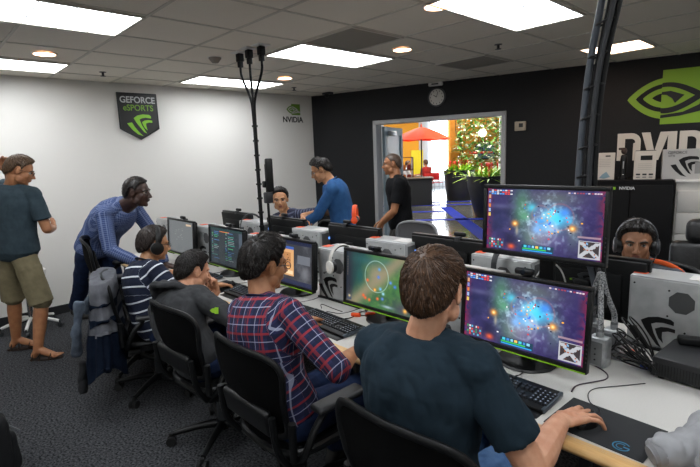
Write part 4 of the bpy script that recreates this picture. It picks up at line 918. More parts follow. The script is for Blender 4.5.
# ================================================================== OFFICE CHAIRS
def chair_loop(hw, hh, n=48, p=4.5):
    out = []
    for i in range(n):
        a = 2*PI*i/n; c, s_ = math.cos(a), math.sin(a)
        out.append((hw*math.copysign(abs(c)**(2/p), c), hh*math.copysign(abs(s_)**(2/p), s_)))
    return out
def task_chair(name, label, x, y, rz, col=None, meshm=None, top=.925, lift=0, group='black mesh task chairs at the front desk', spin=0):
    t = thing(name, label, 'office chair', (x, y, 0), rz, group); fm = col or BLK; mm = meshm or MESHF; s0 = .44+lift
    zb0, zb1 = .50+lift, top+lift; hh = (zb1-zb0)/2; zc = (zb0+zb1)/2
    def bp(u, v):      # back surface, u,v in metres from its centre
        k = (v+hh)/(2*hh); w_ = (.20+.085*k); uu = u/.26*w_
        return Vector((uu, -.20-.11*k+.9*uu*uu-.035*math.sin(PI*k), zc+v-.12*uu*uu*(k > .5)))
    L = chair_loop(.26, hh)
    MB().tube([bp(u, v) for u, v in L], .016, 8, closed=True, flat=(.012, .017, (0, 1, 0))).done('back_frame', fm, t, ang=60)
    m = MB(); n = len(L); R = []
    for k in range(7):
        f = 1-k/6.5; R.append([bp(u*f, v*f)+Vector((0, .0, 0)) for u, v in L])
    m.rings(R, cap=False); m.b.faces.new([v for v in m.b.verts[-n:]] if False else [v for v in list(m.b.verts)[-n:]]); bmesh.ops.solidify(m.b, geom=list(m.b.faces), thickness=.006); m.done('mesh_back', mm, t)
    MB().box((0, 0, 0), (.36, .035, .12), M=Matrix.Translation((0, -.262, zb0+.11)) @ Matrix.Rotation(.15, 4, 'X'), bev=.017, seg=4).done('lumbar_pad', fm, t)
    sp = MB()
    for s in (-1, 1): sp.tube([(s*.20, -.20, s0-.04), (s*.215, -.265, s0+.06), (s*.21, -.275, zb0+.16)], .016, 8, smooth=2)
    sp.box((0, -.15, s0-.05), (.42, .08, .035), bev=.012); sp.done('back_support', fm, t)
    def seat(u, v):
        a = 2*PI*u; c, s_ = math.cos(a), math.sin(a); X = .25*math.copysign(abs(c)**.6, c)*v; Y = .235*math.copysign(abs(s_)**.6, s_)*v
        return Vector((X, .02+Y, s0+.012+.25*X*X-.9*max(0, Y-.14)**2*4))
    b = MB(); b.surf(seat, 40, 7, .03); b.done('seat', mm, t)
    MB().tube([seat(i/40, 1.0)-Vector((0, 0, .015)) for i in range(40)], .018, 8, closed=True).done('seat_frame', fm, t)
    MB().box((0, -.0, s0-.07), (.2, .26, .07), bev=.02).done('tilt_mechanism', DGR, t)
    for s in (-1, 1):
        a = MB().tube([(s*.235, -.19, s0+.0), (s*.29, -.18, s0+.03), (s*.30, -.14, s0+.13), (s*.295, -.06, s0+.2)], .017, 8, smooth=2); a.cyl((s*.262, -.215, s0+.02), (s*.262, -.215, s0+.19), .017); a.done('arm_support', fm, t)
        MB().box((s*.292, .02, s0+.217), (.085, .27, .03), bev=.014, seg=4).done('armrest', mat('arm_pad', '#1a1b1d', .5), t)
    MB().cyl((0, 0, .09), (0, 0, s0-.09), .026).cyl((0, 0, .09), (0, 0, .25), .034).done('gas_lift', DGR, t)
    MB().cyl((0, 0, .075), (0, 0, .13), .045).done('hub', fm, t)
    for k in range(5):
        a = spin+k*2*PI/5; c, s_ = math.cos(a), math.sin(a)
        lg = MB(); lg.tube([(c*.03, s_*.03, .105), (c*.15, s_*.15, .10), (c*.30, s_*.30, .072)], [.026, .026, .022, .02, .018, .016], 8, smooth=1); lg = lg.done('leg', fm, t, ang=60)
        cs = MB(); q = Vector((c*.315, s_*.315, 0)); tv = Vector((-s_, c, 0))
        for e in (-1, 1): cs.cyl(q+tv*e*.008+Vector((0, 0, .028)), q+tv*e*.026+Vector((0, 0, .028)), .028, n=18)
        cs.cyl(q+Vector((0, 0, .03)), q+Vector((0, 0, .075)), .012); cs.done('caster', RUB, lg)
    return t
SP = math.radians(-90-36)
task_chair('task_chair', 'black mesh task chair under the man in the dark teal T-shirt, nearest the camera', 5.31, 1.225, math.radians(2), spin=SP)
task_chair('task_chair', 'black mesh task chair under the man in the plaid shirt', 4.45, 1.225, math.radians(0), spin=SP)
task_chair('task_chair', 'black mesh task chair under the man in the grey hoodie', 3.66, 1.235, math.radians(3), spin=SP)
task_chair('task_chair', 'black mesh task chair draped with a grey and navy jacket', 2.70, 1.23, math.radians(-20), spin=SP+.3)
task_chair('task_chair', 'raised empty black mesh task chair beside the leaning man', 2.20, 1.25, math.radians(-16), lift=.2, top=.93, spin=SP+.4)
task_chair('task_chair', 'grey mesh task chair on the far side of the rear desk by the doorway', 3.36, 3.24, PI-.1, col=mat('grey_frame', '#6d6e70', .45, .3), meshm=mat('grey_mesh', '#77777a', .8, bump=.5, bscale=800), top=1.0, lift=.03, group='grey mesh task chair')
task_chair('task_chair', 'black task chair under the man with headphones behind the rear desk', 5.36, 3.22, PI, group='chairs behind the rear desk')
task_chair('task_chair', 'black task chair under the seated man in stripes behind the rear desk', 1.97, 3.33, PI-.2, group='chairs behind the rear desk')
# black leather armchair behind on the right
t = thing('executive_chair', 'black leather high back chair by the white filing cabinet', 'office chair', (5.66, 3.84, 0), math.radians(200)); LE = mat('black_leather', '#131314', .38, bump=.4, bscale=60)
MB().box((0, 0, .46), (.54, .52, .12), bev=.05, seg=4).done('seat', LE, t)
MB().box((0, 0, 0), (.52, .12, .46), M=Matrix.Translation((0, -.27, .76)) @ Matrix.Rotation(.12, 4, 'X'), bev=.05, seg=4).done('backrest', LE, t)
MB().box((0, 0, 0), (.34, .12, .18), M=Matrix.Translation((0, -.29, 1.06)) @ Matrix.Rotation(.12, 4, 'X'), bev=.055, seg=4).done('headrest', LE, t)
for s in (-1, 1): MB().box((s*.3, -.02, .66), (.08, .36, .06), bev=.025, seg=3).done('armrest', LE, t); MB().box((s*.3, -.02, .54), (.03, .06, .2), bev=.01).done('arm_post', BLK, t)
MB().cyl((0, 0, .09), (0, 0, .42), .03).done('gas_lift', DGR, t)
for k in range(5): c, s_ = math.cos(k*2*PI/5), math.sin(k*2*PI/5); lg = MB().tube([(0, 0, .1), (c*.15, s_*.15, .09), (c*.3, s_*.3, .07)], .02, 8).done('leg', BLK, t); MB().cyl((c*.3, s_*.3, .028), (c*.3+.03*-s_, s_*.3+.03*c, .028), .028).cyl((c*.3, s_*.3, .03), (c*.3, s_*.3, .07), .01).done('caster', RUB, lg)
# steel frame chair behind the standing man, by the white wall
t = thing('folding_stool', 'chrome legged white stool against the white wall behind the standing man', 'stool', (.36, .80, 0))
MB().cyl((0, 0, .58), (0, 0, .63), .19, n=32).done('seat', WHT, t); MB().cyl((0, 0, .1), (0, 0, .58), .025).done('column', CHR, t)
for k in range(5): c, s_ = math.cos(k*2*PI/5+.9), math.sin(k*2*PI/5+.9); lg = MB().tube([(0, 0, .13), (c*.15, s_*.15, .11), (c*.27, s_*.27, .075)], .016, 8).done('leg', WHT, t); MB().cyl((c*.28, s_*.28, .026), (c*.28-.03*s_, s_*.28+.03*c, .026), .026).cyl((c*.28, s_*.28, .03), (c*.28, s_*.28, .08), .009).done('caster', DGR, lg)

# ================================================================== PEOPLE
V = Vector
def remesh(mb, voxel, it=2, fac=.5):
    me = mb.mesh('t'); o = bpy.data.objects.new('t', me); sc.collection.objects.link(o)
    r = o.modifiers.new('r', 'REMESH'); r.mode = 'VOXEL'; r.voxel_size = voxel
    if it: s = o.modifiers.new('s', 'SMOOTH'); s.factor = fac; s.iterations = it
    dg = bpy.context.evaluated_depsgraph_get(); m2 = bpy.data.meshes.new_from_object(o.evaluated_get(dg)); bpy.data.objects.remove(o); bpy.data.meshes.remove(me); m2.materials.clear(); return m2
def getv(me): a = np.empty(len(me.vertices)*3, np.float32); me.vertices.foreach_get('co', a); return a.reshape(-1, 3).astype(float)
def setv(me, a): me.vertices.foreach_set('co', a.astype(np.float32).ravel()); me.update()
def fwdv(yaw): return V((-math.sin(yaw), math.cos(yaw), 0))
def ik(a, b, l1, l2, pole):
    a, b, pole = V(a), V(b), V(pole); d = b-a; L = min(d.length, (l1+l2)*.999); d.normalize(); b = a+d*L
    x = (l1*l1-l2*l2+L*L)/(2*L); h = math.sqrt(max(l1*l1-x*x, 0)); p = pole-d*pole.dot(d)
    if p.length < 1e-4: p = d.orthogonal()
    return a+d*x+p.normalized()*h, b
def hand(mb, w, d, n, side, curls=(18, 24, 18), spread=1.0, L=1.0, thumb=0.0, idx=None):
    d = V(d).normalized(); n = V(n); n = (n-d*n.dot(d)).normalized(); t = d.cross(n)*side; w = V(w)
    kn = [w+d*.088*L+t*.028*L, w+d*.092*L+t*.0095*L, w+d*.086*L-t*.009*L, w+d*.077*L-t*.026*L]
    for i, k in enumerate(kn): mb.cap(w+d*.012+t*(.017-.011*i)*L, k, .0145*L, .0115*L, 10)
    mb.sph(w+d*.045*L+n*.003, .022*L, nu=12, nv=8); mb.sph(w, (.024*L, .024*L, .024*L), nu=12, nv=8)
    ln = [(.043, .026, .021), (.047, .03, .022), (.044, .028, .021), (.035, .021, .019)]; sp = [7, 1, -5, -12]
    for i in range(4):
        a = math.radians(sp[i]*spread); dd = (d*math.cos(a)+t*math.sin(a)).normalized(); ax = dd.cross(n); p = kn[i]; c = curls if not (idx and i == 0) else idx
        for j in range(3):
            dd = Quaternion(ax, math.radians(c[j]*(1+.12*i))) @ dd; q = p+dd*ln[i][j]*L; r0 = (.0093, .0086, .0078)[j]*(1 if i < 3 else .88)*L; mb.cap(p, q, r0, r0*.9, 10); p = q
    p = w+d*.022*L+t*.02*L+n*.004; dd = (d*.72+t*.66+n*.25).normalized()
    for j, l in enumerate((.044, .032, .027)):
        q = p+dd*l*L; mb.cap(p, q, (.014, .0108, .0098)[j]*L, (.0115, .0098, .0085)[j]*L, 10); p = q; dd = (dd*(1)+d*(.45+thumb)-t*(.25+thumb)+n*.1).normalized()
def head_shapes(mb, H):
    S = lambda c, r, R=None: mb.sph(c, r, M=H, nu=20, nv=14, R=R)
    S((0, -.015, .028), (.076, .094, .084)); S((0, -.05, -.015), (.058, .048, .06)); S((0, .02, -.025), (.0615, .068, .084)); S((0, .03, -.076), (.046, .048, .036)); S((0, .066, -.094), (.021, .017, .017))
    for s in (-1, 1):
        S((s*.034, .05, -.022), (.025, .026, .03)); S((s*.077, -.01, -.004), (.009, .02, .032), R=Matrix.Rotation(-.25, 3, 'X') @ Matrix.Rotation(s*.35, 3, 'Z')); S((s*.0105, .094, -.031), (.009, .010, .008)); S((s*.05, .01, -.062), (.018, .03, .03))
    mb.cap((0, .078, .018), (0, .104, -.022), .0075, .0105, M=H); S((0, .105, -.026), (.0115, .011, .010)); mb.cap((-.036, .066, .026), (.036, .066, .026), .014, M=H); S((0, .078, -.054), (.026, .014, .017))
TOR = [(-.17, .06, .06), (-.11, .13, .10), (0, .163, .115), (.15, .158, .112), (.35, .145, .103), (.55, .156, .112), (.75, .170, .118), (.88, .158, .105), (.96, .115, .084), (1.02, .068, .06)]
class Body: pass
def spine(pel, neck, yp, ys, bulge):
    pel, neck = V(pel), V(neck); mid = (pel+neck)/2-(fwdv(yp)+fwdv(ys))/2*bulge
    def at(t):
        p = pel*(1-t)**2+mid*2*t*(1-t)+neck*t*t; tn = ((mid-pel)*(1-t)+(neck-mid)*t)*2
        tn.normalize(); y = yp+(ys-yp)*max(0, min(1, t)); r = V((math.cos(y), math.sin(y), 0)); r = (r-tn*r.dot(tn)).normalized(); f = tn.cross(r)
        return p, r, f, tn
    return at
def loft_torso(mb, at, inf, t0, t1, bw, bd, n=28, tilt=0, belly=0):
    R = []; ts = [s[0] for s in TOR]
    K = [t0+(t1-t0)*i/22 for i in range(23)]
    for t_ in K:
        w_ = float(np.interp(t_, ts, [s[1] for s in TOR]))*bw+inf; d_ = float(np.interp(t_, ts, [s[2] for s in TOR]))*bd+inf; p, r, f, tn = at(t_); p = p+f*(.01+belly*math.exp(-((t_-.25)/.25)**2)); q = []
        for k in range(n):
            a = 2*PI*k/n; c, s_ = math.cos(a), math.sin(a); q.append(p+r*w_*math.copysign(abs(c)**.8, c)+f*d_*math.copysign(abs(s_)**.85, s_))
        R.append(q)
    mb.rings(R)
def weave(me, bones, amp=1.0, seed=0, scale=1.0):
    """garment coordinates + folds"""
    P = getv(me); N_ = np.empty(len(P)*3, np.float32); me.vertices.foreach_get('normal', N_); N_ = N_.reshape(-1, 3); best = np.full(len(P), 1e9); UV = np.zeros((len(P), 3))
    for (a, b, r, f, kind, rad) in bones:
        a, b, r, f = map(np.array, (a, b, r, f)); d = b-a; L = np.linalg.norm(d); d = d/L; q = P-a; s_ = np.clip(q@d, 0, L); c = q-s_[:, None]*d; dist = np.linalg.norm(c, axis=1)-rad
        if kind == 'torso': u = np.where(c@f < 0, c@r, .9-c@r)
        else: u = np.arctan2(c@f, c@r)*.055+3
        m = dist < best; best[m] = dist[m]; UV[m, 0] = u[m]; UV[m, 1] = (q@d)[m]; UV[m, 2] = 0 if kind == 'torso' else 1
    at = me.attributes.new('weave', 'FLOAT_VECTOR', 'POINT'); at.data.foreach_set('vector', UV.astype(np.float32).ravel())
    if amp:
        o = V((seed*3.1, seed*1.7, 0)); D = np.array([noise.noise(V(p)*11*scale+o)*.006+abs(noise.noise(V((p[0]*26, p[1]*26, p[2]*14))+o))*.0045 for p in P.tolist()])*amp
        setv(me, P+N_*D[:, None])
SKIN = {}
def skin(tone):
    return mat('skin_'+tone, {'pale': '#c99a80', 'light': '#cf9c7e', 'tan': '#a8744f', 'brown': '#8c6044', 'dark': '#432b20', 'asian': '#bd8a63'}[tone], .5, bump=.12, bscale=300, col2={'pale': '#bc8468', 'light': '#c08768', 'tan': '#986444', 'brown': '#7c5238', 'dark': '#33201a', 'asian': '#ad7a55'}[tone], cscale=22)
def hairmat(name, c1, c2):
    if name in MATS: return MATS[name]
    m = mat(name, c1, .42, col2=c2, cscale=9, spec=.4); nt = m.node_tree; a = nt.nodes.new('ShaderNodeAttribute'); a.attribute_name = 'strand'
    for n_ in nt.nodes:
        if n_.type == 'TEX_NOISE': nt.links.new(a.outputs['Vector'], n_.inputs['Vector']); n_.inputs['Detail'].default_value = 6; n_.inputs['Scale'].default_value = 4
    return m
def hair(parent, H, root, m, thick=.016, top=.022, front=38, nape=-54, side=-14, messy=.5, seed=1, strands=500, slen=.035, crown=(-.0, -.55, .8), bald=0, fringe=0):
    c0 = V((0, -.014, .022)); E0 = V((.0785, .0985, .092)); E1 = V((.0795, .108, .118)); cr = V(crown).normalized(); rnd = random.Random(seed)
    def edge(az):
        return math.radians(float(np.interp(az, (0, 35, 58, 70, 77, 85, 103, 116, 130, 180), (front, front-3, front-14, side+22, side, 9, 7, -24, (side+nape)/2-8, nape))))
    def rad(d):
        az = math.degrees(math.atan2(abs(d.x), d.y)); el = math.asin(max(-1, min(1, d.z))); k = (el-edge(az))/math.radians(9); k = max(0, min(1, k)); k = k*k*(3-2*k)
        lo = max(0, min(1, -d.z*2.2))*max(0, min(1, (az-112)/30)); E = E0.lerp(E1, lo)
        r0 = 1/math.sqrt((d.x/E.x)**2+(d.y/E.y)**2+(d.z/E.z)**2); up = max(0, d.z); th = thick*(.55+.45*min(1, k))+(top-thick)*up**1.5+fringe*max(0, d.y)*up
        p = math.acos(max(-1, min(1, d.dot(cr)))); q = d.cross(cr); an = math.atan2(q.z, q.x)
        nz = noise.noise(V((math.cos(an)*6, math.sin(an)*6, p*1.5+seed)))*.35+noise.noise(V((math.cos(an)*17, math.sin(an)*17, p*3+seed)))*.25
        if bald: th *= 1-bald*math.exp(-(p/.28)**2)
        return r0-.012*(1-k)+k*th*(1+messy*nz)-.016*bald*math.exp(-(p/.13)**2), k, p, an
    nu, nv = 110, 70; b = MB(); R = []; ST = []
    for j in range(1, nv):
        th = PI*j/nv; row = []
        for i in range(nu):
            a = 2*PI*i/nu; d = V((math.sin(th)*math.cos(a), math.sin(th)*math.sin(a), math.cos(th))); r, k, p, an = rad(d); row.append(H @ (c0+d*r)-root); ST.append((math.cos(an)*5, math.sin(an)*5, p*1.2))
        R.append(row)
    b.rings(R)
    ns = len(ST)
    for q in range(strands):
        while True:
            d = V((rnd.gauss(0, 1), rnd.gauss(0, 1), rnd.gauss(0, 1))).normalized(); r, k, p, an = rad(d)
            if k > .75: break
        tg = (d-cr).normalized(); tg = (tg-d*tg.dot(d)).normalized(); tg = (tg+V((rnd.gauss(0, .25), rnd.gauss(0, .25), rnd.gauss(0, .25)))*messy).normalized(); L = slen*rnd.uniform(.6, 1.3); rings = []; lift = rnd.uniform(.0, .006)*messy*2
        for s_ in range(4):
            f = s_/3; dd = (d+tg*(L*f/r)).normalized(); rr, kk, pp, aa = rad(dd); c = H @ (c0+dd*(rr-.001+lift*f+.002*math.sin(PI*f)))-root; w_ = .0022*(1-f)+.0002; sd = (H.to_3x3() @ d.cross(tg))*w_; nn = (H.to_3x3() @ d)*w_
            rings.append([c+sd, c+nn, c-sd])
            for _ in range(3): ST.append((math.cos(an)*5+q*.37, math.sin(an)*5, f*.3))
        b.rings(rings)
    me = b.b; bmesh.ops.recalc_face_normals(me, faces=me.faces); mm = bpy.data.meshes.new('hair'); me.to_mesh(mm); me.free()
    at = mm.attributes.new('strand', 'FLOAT_VECTOR', 'POINT'); at.data.foreach_set('vector', np.array(ST, np.float32).ravel()); return link(mm, 'hair', m, parent, True, ang=180)
M_EYE = mat('eye_white', '#9c948c', .35); M_IRIS = mat('iris_brown', '#1c110b', .2); M_LIP = mat('lips', '#8e4f45', .5); M_LIPD = mat('lips_brown', '#6b3a30', .5); M_GLS = mat('glasses_frame', '#141416', .3)
SHOE = mat('shoe_dark', '#1d1b1a', .6)
def person(label, pel, neck, head, yp, ys, hy, hp=0, hr=0, tone='light', sc_=1.0, bw=1.0, bd=1.0, bulge=.03, hands=None, legs=None, shirt=None, sleeve='short', pants=None, pant_to='ankle', shoes='shoe', hair_=None, face=False, glasses=False, voxel=.0045, tilt=0, lip=None, belly=0, collar=None, hem=-.08, thick=1.0, fold=1.0, cat='person', group=None):
    """hands: {side: (wrist, dir, palm normal, pole, kwargs)}; legs: {side: (ankle, toe yaw, pole)}; side +1 = right"""
    yp, ys, hy, hp, hr = map(math.radians, (yp, ys, hy, hp, hr)); pel, neck, head = V(pel), V(neck), V(head); root = V((pel.x, pel.y, 0))
    t = thing('person', label, cat, root, 0, group); S = sc_
    H = Matrix.Translation(head) @ Matrix.Rotation(hy, 4, 'Z') @ Matrix.Rotation(hp, 4, 'X') @ Matrix.Rotation(hr, 4, 'Y') @ Matrix.Scale(S, 4)
    at = spine(pel, neck, yp, ys, bulge); b = MB(); TR = Matrix.Translation(-root)
    loft_torso(b, at, -.006, -.17, 1.02, bw*S, bd*S, belly=belly)
    hb = H @ V((0, -.03, -.06)); b.cap(neck-at(1)[3]*.03, hb, .057*S, .052*S); b.cap(neck-at(1)[3]*.05+at(1)[2]*.03, H @ V((0, .0, -.065)), .046*S, .040*S); head_shapes(b, H)
    p1, r1, f1, u1 = at(1.0); J = {}
    for s in (-1, 1):
        sh = neck+r1*s*.168*S*bw-u1*(.068*S)+u1*(s*tilt)+f1*.012; J[s] = {'sh': sh}
        b.cap(neck-u1*.03, sh-u1*.002, .040*S, .050*S); b.sph(sh, .058*S)
        w_, d_, n_, pole, kw = hands[s]; l1, l2 = .30*S, .265*S; el, wr = ik(sh, w_, l1, l2, pole); J[s].update(el=el, wr=wr)
        b.cap(sh, el, .049*S*thick, .040*S*thick); m_ = el+(wr-el)*.28; b.cap(el, m_, .040*S*thick, .043*S*thick); b.cap(m_, wr, .043*S*thick, .0255*S*thick)
        hand(b, wr+V(d_).normalized()*.012, d_, n_, s, L=S*1.08, **kw)
        pp, pr, pf, pu = at(0.0); hip = pel+pr*s*.088*S-V((0, 0, .03)); an, ty, lp = legs[s]; kn, an = ik(hip, an, .43*S, .42*S, lp); J[s].update(hip=hip, kn=kn, an=an, ty=ty)
        b.cap(hip, kn, .085*S, .056*S); m_ = kn+(an-kn)*.3; b.cap(kn, m_, .054*S, .058*S); b.cap(m_, an, .058*S, .036*S)
        fd = fwdv(math.radians(ty)); dn = V((0, 0, -1)); fp = lp if isinstance(lp, int) else 0
        heel = an-fd*.035+dn*.05*S; ball = an+fd*.125*S+dn*.062*S; b.cap(an, heel, .034*S, .028*S); b.cap(an, ball, .036*S, .026*S); rt_ = V((-fd.y, fd.x, 0))
        for q in range(5): b.cap(ball+rt_*(q-2)*.0165*s*-1, ball+rt_*(q-2)*.018*s*-1+fd*(.055-.008*q)*S+dn*.004, .0125, .0095, 8)
        J[s].update(fd=fd, heel=heel, ball=ball)
    me = remesh(b, voxel, 2); P = getv(me); Hi = np.array(H.inverted()); Q = P@Hi[:3, :3].T+Hi[:3, 3]
    dz = np.zeros_like(Q)
    for s in (-1, 1):
        g = np.exp(-(((Q[:, 0]-s*.031)/.015)**2+((Q[:, 2]-.007)/.0105)**2))*(Q[:, 1] > .03); dz[:, 1] -= .011*g
        g = np.exp(-(((Q[:, 0]-s*.082)/.01)**2+((Q[:, 1]+.008)/.009)**2+((Q[:, 2]-.002)/.014)**2)); dz[:, 0] -= s*.006*g
    g = np.exp(-((Q[:, 0]/.022)**2+((Q[:, 2]+.0545)/.0028)**2))*(Q[:, 1] > .05); dz[:, 1] -= .006*g
    Hm = np.array(H)[:3, :3]; P = P+dz@Hm.T-np.array(root); setv(me, P); link(me, 'body', skin(tone), t, True, ang=180)
    lc = TR
    # ---- garments
    def bones():
        B = []
        for i in range(5): a, b_ = at(-.15+i*.24), at(-.15+(i+1)*.24); B.append((a[0]-root, b_[0]-root, a[1], a[2], 'torso', .11))
        return B
    if shirt:
        g = MB(); inf = .018; loft_torso(g, at, inf, hem, 1.0, bw*S, bd*S, belly=belly); B = []
        a0 = at(hem)[0]; acc = 0
        p_, r_, f_, u_ = at(.45); B.append((at(hem)[0]-root, at(.5)[0]-root, at(.25)[1], at(.25)[2], 'torso', .11)); a = at(.5)[0]-root; L0 = (at(.5)[0]-at(hem)[0]).length; b2 = at(1.0)[0]-root; B.append((a, b2, at(.75)[1], at(.75)[2], 'torso', .11))
        for s in (-1, 1):
            sh, el, wr = J[s]['sh'], J[s]['el'], J[s]['wr']; g.cap(neck-u1*.018, sh+u1*.003, .056*S, .066*S); g.sph(sh, .070*S)
            if sleeve == 'short': e = sh+(el-sh)*.72; g.cyl(sh, e, .064*S, .068*S, 20); B.append((sh-root, el-root, r1, f1, 'arm', .05))
            else:
                g.cap(sh, el, .064*S, .055*S); k = {'long': .95, 'rolled': .12, 'mid': .5}[sleeve]; e = el+(wr-el)*k; g.cyl(el, e, .054*S, (.040+.012*(1-k))*S, 20); B.append((sh-root, el-root, r1, f1, 'arm', .05)); B.append((el-root, wr-root, u1, f1, 'arm', .045))
        mm = remesh(g, voxel*1.25, 3); setv(mm, getv(mm)-np.array(root)); weave(mm, B, fold, seed=len(label)); link(mm, 'shirt', shirt, t, True, ang=180)
    if collar:
        c = MB(); nd = (hb-neck).normalized(); nd = (nd*.6+u1*.4).normalized(); x = r1; y = nd.cross(x).normalized(); pts = []
        k1_, h1 = (.066, .014) if collar[0] == 'crew' else (.064, .024)
        for i in range(28): a = 2*PI*i/28; pts.append(neck-root+nd*(.0+.01*(-math.sin(a)))+f1*.012+x*math.cos(a)*k1_*S+y*math.sin(a)*(k1_+.002)*S)
        c.tube(pts, .008, 8, closed=True, flat=(.006, h1, nd)); c.done('collar', collar[1], t, ang=180)
        if collar[0] == 'hood':
            c = MB()
            for q in range(3): c.tube([neck-root+u1*(.005-.022*q)+f1*(.0-.03*q)+x*math.cos(a)*(.075+.014*q)+y*math.sin(a)*(.07+.018*q)+V((0, 0, .012*math.sin(3*a+q))) for a in [2*PI*i/30 for i in range(30)]], .022, 10, closed=True)
            mm = remesh(c, .007, 4); weave(mm, bones(), 1.0, 3); link(mm, 'hood', collar[1], t, True, ang=180)
    if pants:
        g = MB(); loft_torso(g, at, .009, -.17, .02, bw*S, bd*S)
        B = []
        for s in (-1, 1):
            hip, kn, an = J[s]['hip'], J[s]['kn'], J[s]['an']; sw = .012 if pant_to == 'ankle' else .03
            g.cap(hip, kn, .098*S, .07*S+sw*.3)
            if pant_to == 'ankle': g.cap(kn, an+(kn-an).normalized()*.05, .070*S, .058*S); g.cyl(kn+(an-kn)*.5, an+(kn-an).normalized()*.03, .064*S, .062*S, 18)
            elif pant_to == 'knee': g.cyl(hip+(kn-hip)*.3, kn+(an-kn)*.04, .098*S, .092*S, 22)
            B += [(hip-root, kn-root, r1, f1, 'arm', .08), (kn-root, an-root, r1, f1, 'arm', .06)]
        mm = remesh(g, voxel*1.5, 3); setv(mm, getv(mm)-np.array(root)); weave(mm, B, fold*.9, seed=5, scale=.8); link(mm, 'shorts' if pant_to == 'knee' else 'trousers', pants, t, True, ang=180)
    for s in (-1, 1):
        j = J[s]; fd, an = j['fd'], j['an']; rt_ = V((-fd.y, fd.x, 0))
        if shoes == 'shoe':
            g = MB(); g.cap(an-root, j['heel']-root, .043, .038).cap(an-root, j['ball']-root, .046, .04).cap(j['ball']-root, j['ball']-root+fd*.045, .042, .032).cap(j['heel']-root, j['ball']-root, .038, .042); mm = remesh(g, .007, 3); P = getv(mm); z0 = (j['ball']-root).z-.032; P[:, 2] = np.maximum(P[:, 2], z0); setv(mm, P); link(mm, 'shoe', SHOE, t, True, ang=180)
        elif shoes == 'sandal':
            q = MB(); o = an-root; z0 = (j['ball']-root).z-.028; outl = []
            for i in range(28): a = 2*PI*i/28; yy = math.cos(a); outl.append((math.sin(a)*(.038+.012*yy), .055+yy*.14))
            Ms = frame((o.x, o.y, 0), rt_*-1, fd, (0, 0, 1)); q.prism(outl, max(.001, z0-.012), z0+.008, Ms); sa = q.done('sandal_sole', mat('sandal_brown', '#2e211a', .7), t)
            st_ = MB()
            for (c_, w1, hz) in ((.10, .052, .052), (.02, .045, .085), (-.045, .042, .06)):
                st_.tube([Ms @ V((w1*math.cos(a), c_+.012*math.sin(a), z0+.0+hz*math.sin(a))) for a in [PI*i/14 for i in range(15)]], .004, 8, flat=(.003, .013, fd))
            st_.done('sandal_straps', mat('sandal_strap', '#3a2a20', .7), sa)
    if hair_: hm, kw = hair_; hair(t, H, root, hm, **kw)
    Hr = TR @ H
    if face:
        for s in (-1, 1):
            e = MB().sph((s*.031, .0655, .005), (.0125, .0118, .0085), M=Hr).done('eye', M_EYE, t, ang=180); MB().sph((s*.031-(.001), .0745, .005), (.0056, .0038, .0062), M=Hr).done('iris', M_IRIS, e, ang=180)
            MB().tube([(s*.018, .0785, .007), (s*.025, .0808, .0125), (s*.033, .0805, .0135), (s*.044, .073, .008)], .0017, 6, M=Hr, smooth=2).done('eyelashes', M_IRIS, t, ang=180)
            MB().tube([(s*.013, .0865, .0225), (s*.028, .0865, .030), (s*.042, .078, .0285), (s*.052, .066, .021)], .003, 8, M=Hr, smooth=2, flat=(.0025, .0042, Hr.to_3x3() @ V((0, 1, 0)))).done('eyebrow', hair_[0] if hair_ else M_IRIS, t, ang=180)
        MB().sph((0, .0885, -.050), (.021, .0065, .0045), M=Hr).sph((0, .0875, -.0595), (.019, .0065, .0055), M=Hr).done('lips', lip or M_LIP, t, ang=180)
    if glasses:
        g = MB()
        for s in (-1, 1):
            g.tube([(s*(.033+.022*math.cos(a)), .094+.0*s, .004+.016*math.sin(a)) for a in [2*PI*i/24 for i in range(24)]], .0017, 6, M=Hr, closed=True); g.tube([(s*.055, .092, .010), (s*.072, .06, .011), (s*.080, -.005, .010), (s*.079, -.03, -.008)], .0016, 6, M=Hr, smooth=1)
        g.tube([(-.011, .094, .006), (0, .097, .010), (.011, .094, .006)], .0016, 6, M=Hr); g.done('glasses', M_GLS, t, ang=180)
    t['_'] = 0; del t['_']
    return t, J, H
def worn_headset(H, label, m1, m2, mic=False):
    R = H.to_3x3().normalized(); c = H @ V((0, -.012, .025)); return headset('headset', label, c, R, m1, m2, r=.1, cup=.044, mic=mic)
# ---- cloth patterns
def p_plaid(u, v, band, mix, math_, nz):
    c = mix(band(u, .036, .016), '#23284a', '#191d38'); c = mix(math_('MULTIPLY', band(v, .036, .016), .6), c, '#171b34'); c = mix(math_('MULTIPLY', band(u, .072, .009, .3), .7), c, '#7e2a32'); c = mix(math_('MULTIPLY', band(v, .072, .010, .3), .8), c, '#8e2c32')
    c = mix(math_('MULTIPLY', band(u, .072, .003, .72), .55), c, '#a9aec4'); c = mix(math_('MULTIPLY', band(u, .072, .003, .45), .5), c, '#8a2c34'); return mix(math_('MULTIPLY', band(v, .072, .0035, .72), .6), c, '#a9aec4')
def p_stripe(u, v, band, mix, math_, nz): return mix(band(v, .068, .011, .2), '#141b2e', '#c5cad2')
def p_stripe2(u, v, band, mix, math_, nz): return mix(band(v, .034, .012, .2), '#2b2e42', '#5d6378')
def p_check(u, v, band, mix, math_, nz):
    c = mix(math_('MULTIPLY', band(u, .016, .005), .4), '#33456f', '#8f9bbd'); c = mix(math_('MULTIPLY', band(v, .016, .005), .35), c, '#8f9bbd'); return mix(math_('MULTIPLY', nz, .3), c, '#1a2446')
PLAID = attr_mat('plaid_cotton', p_plaid); STRIPE = attr_mat('navy_stripe', p_stripe); STRIPE2 = attr_mat('slate_stripe', p_stripe2); CHECK = attr_mat('blue_check', p_check)
def cloth(n, c, c2=None, **k): return mat(n, c, .9, bump=.35, bscale=k.get('bs', 30), col2=c2 or c, cscale=18, spec=.15)
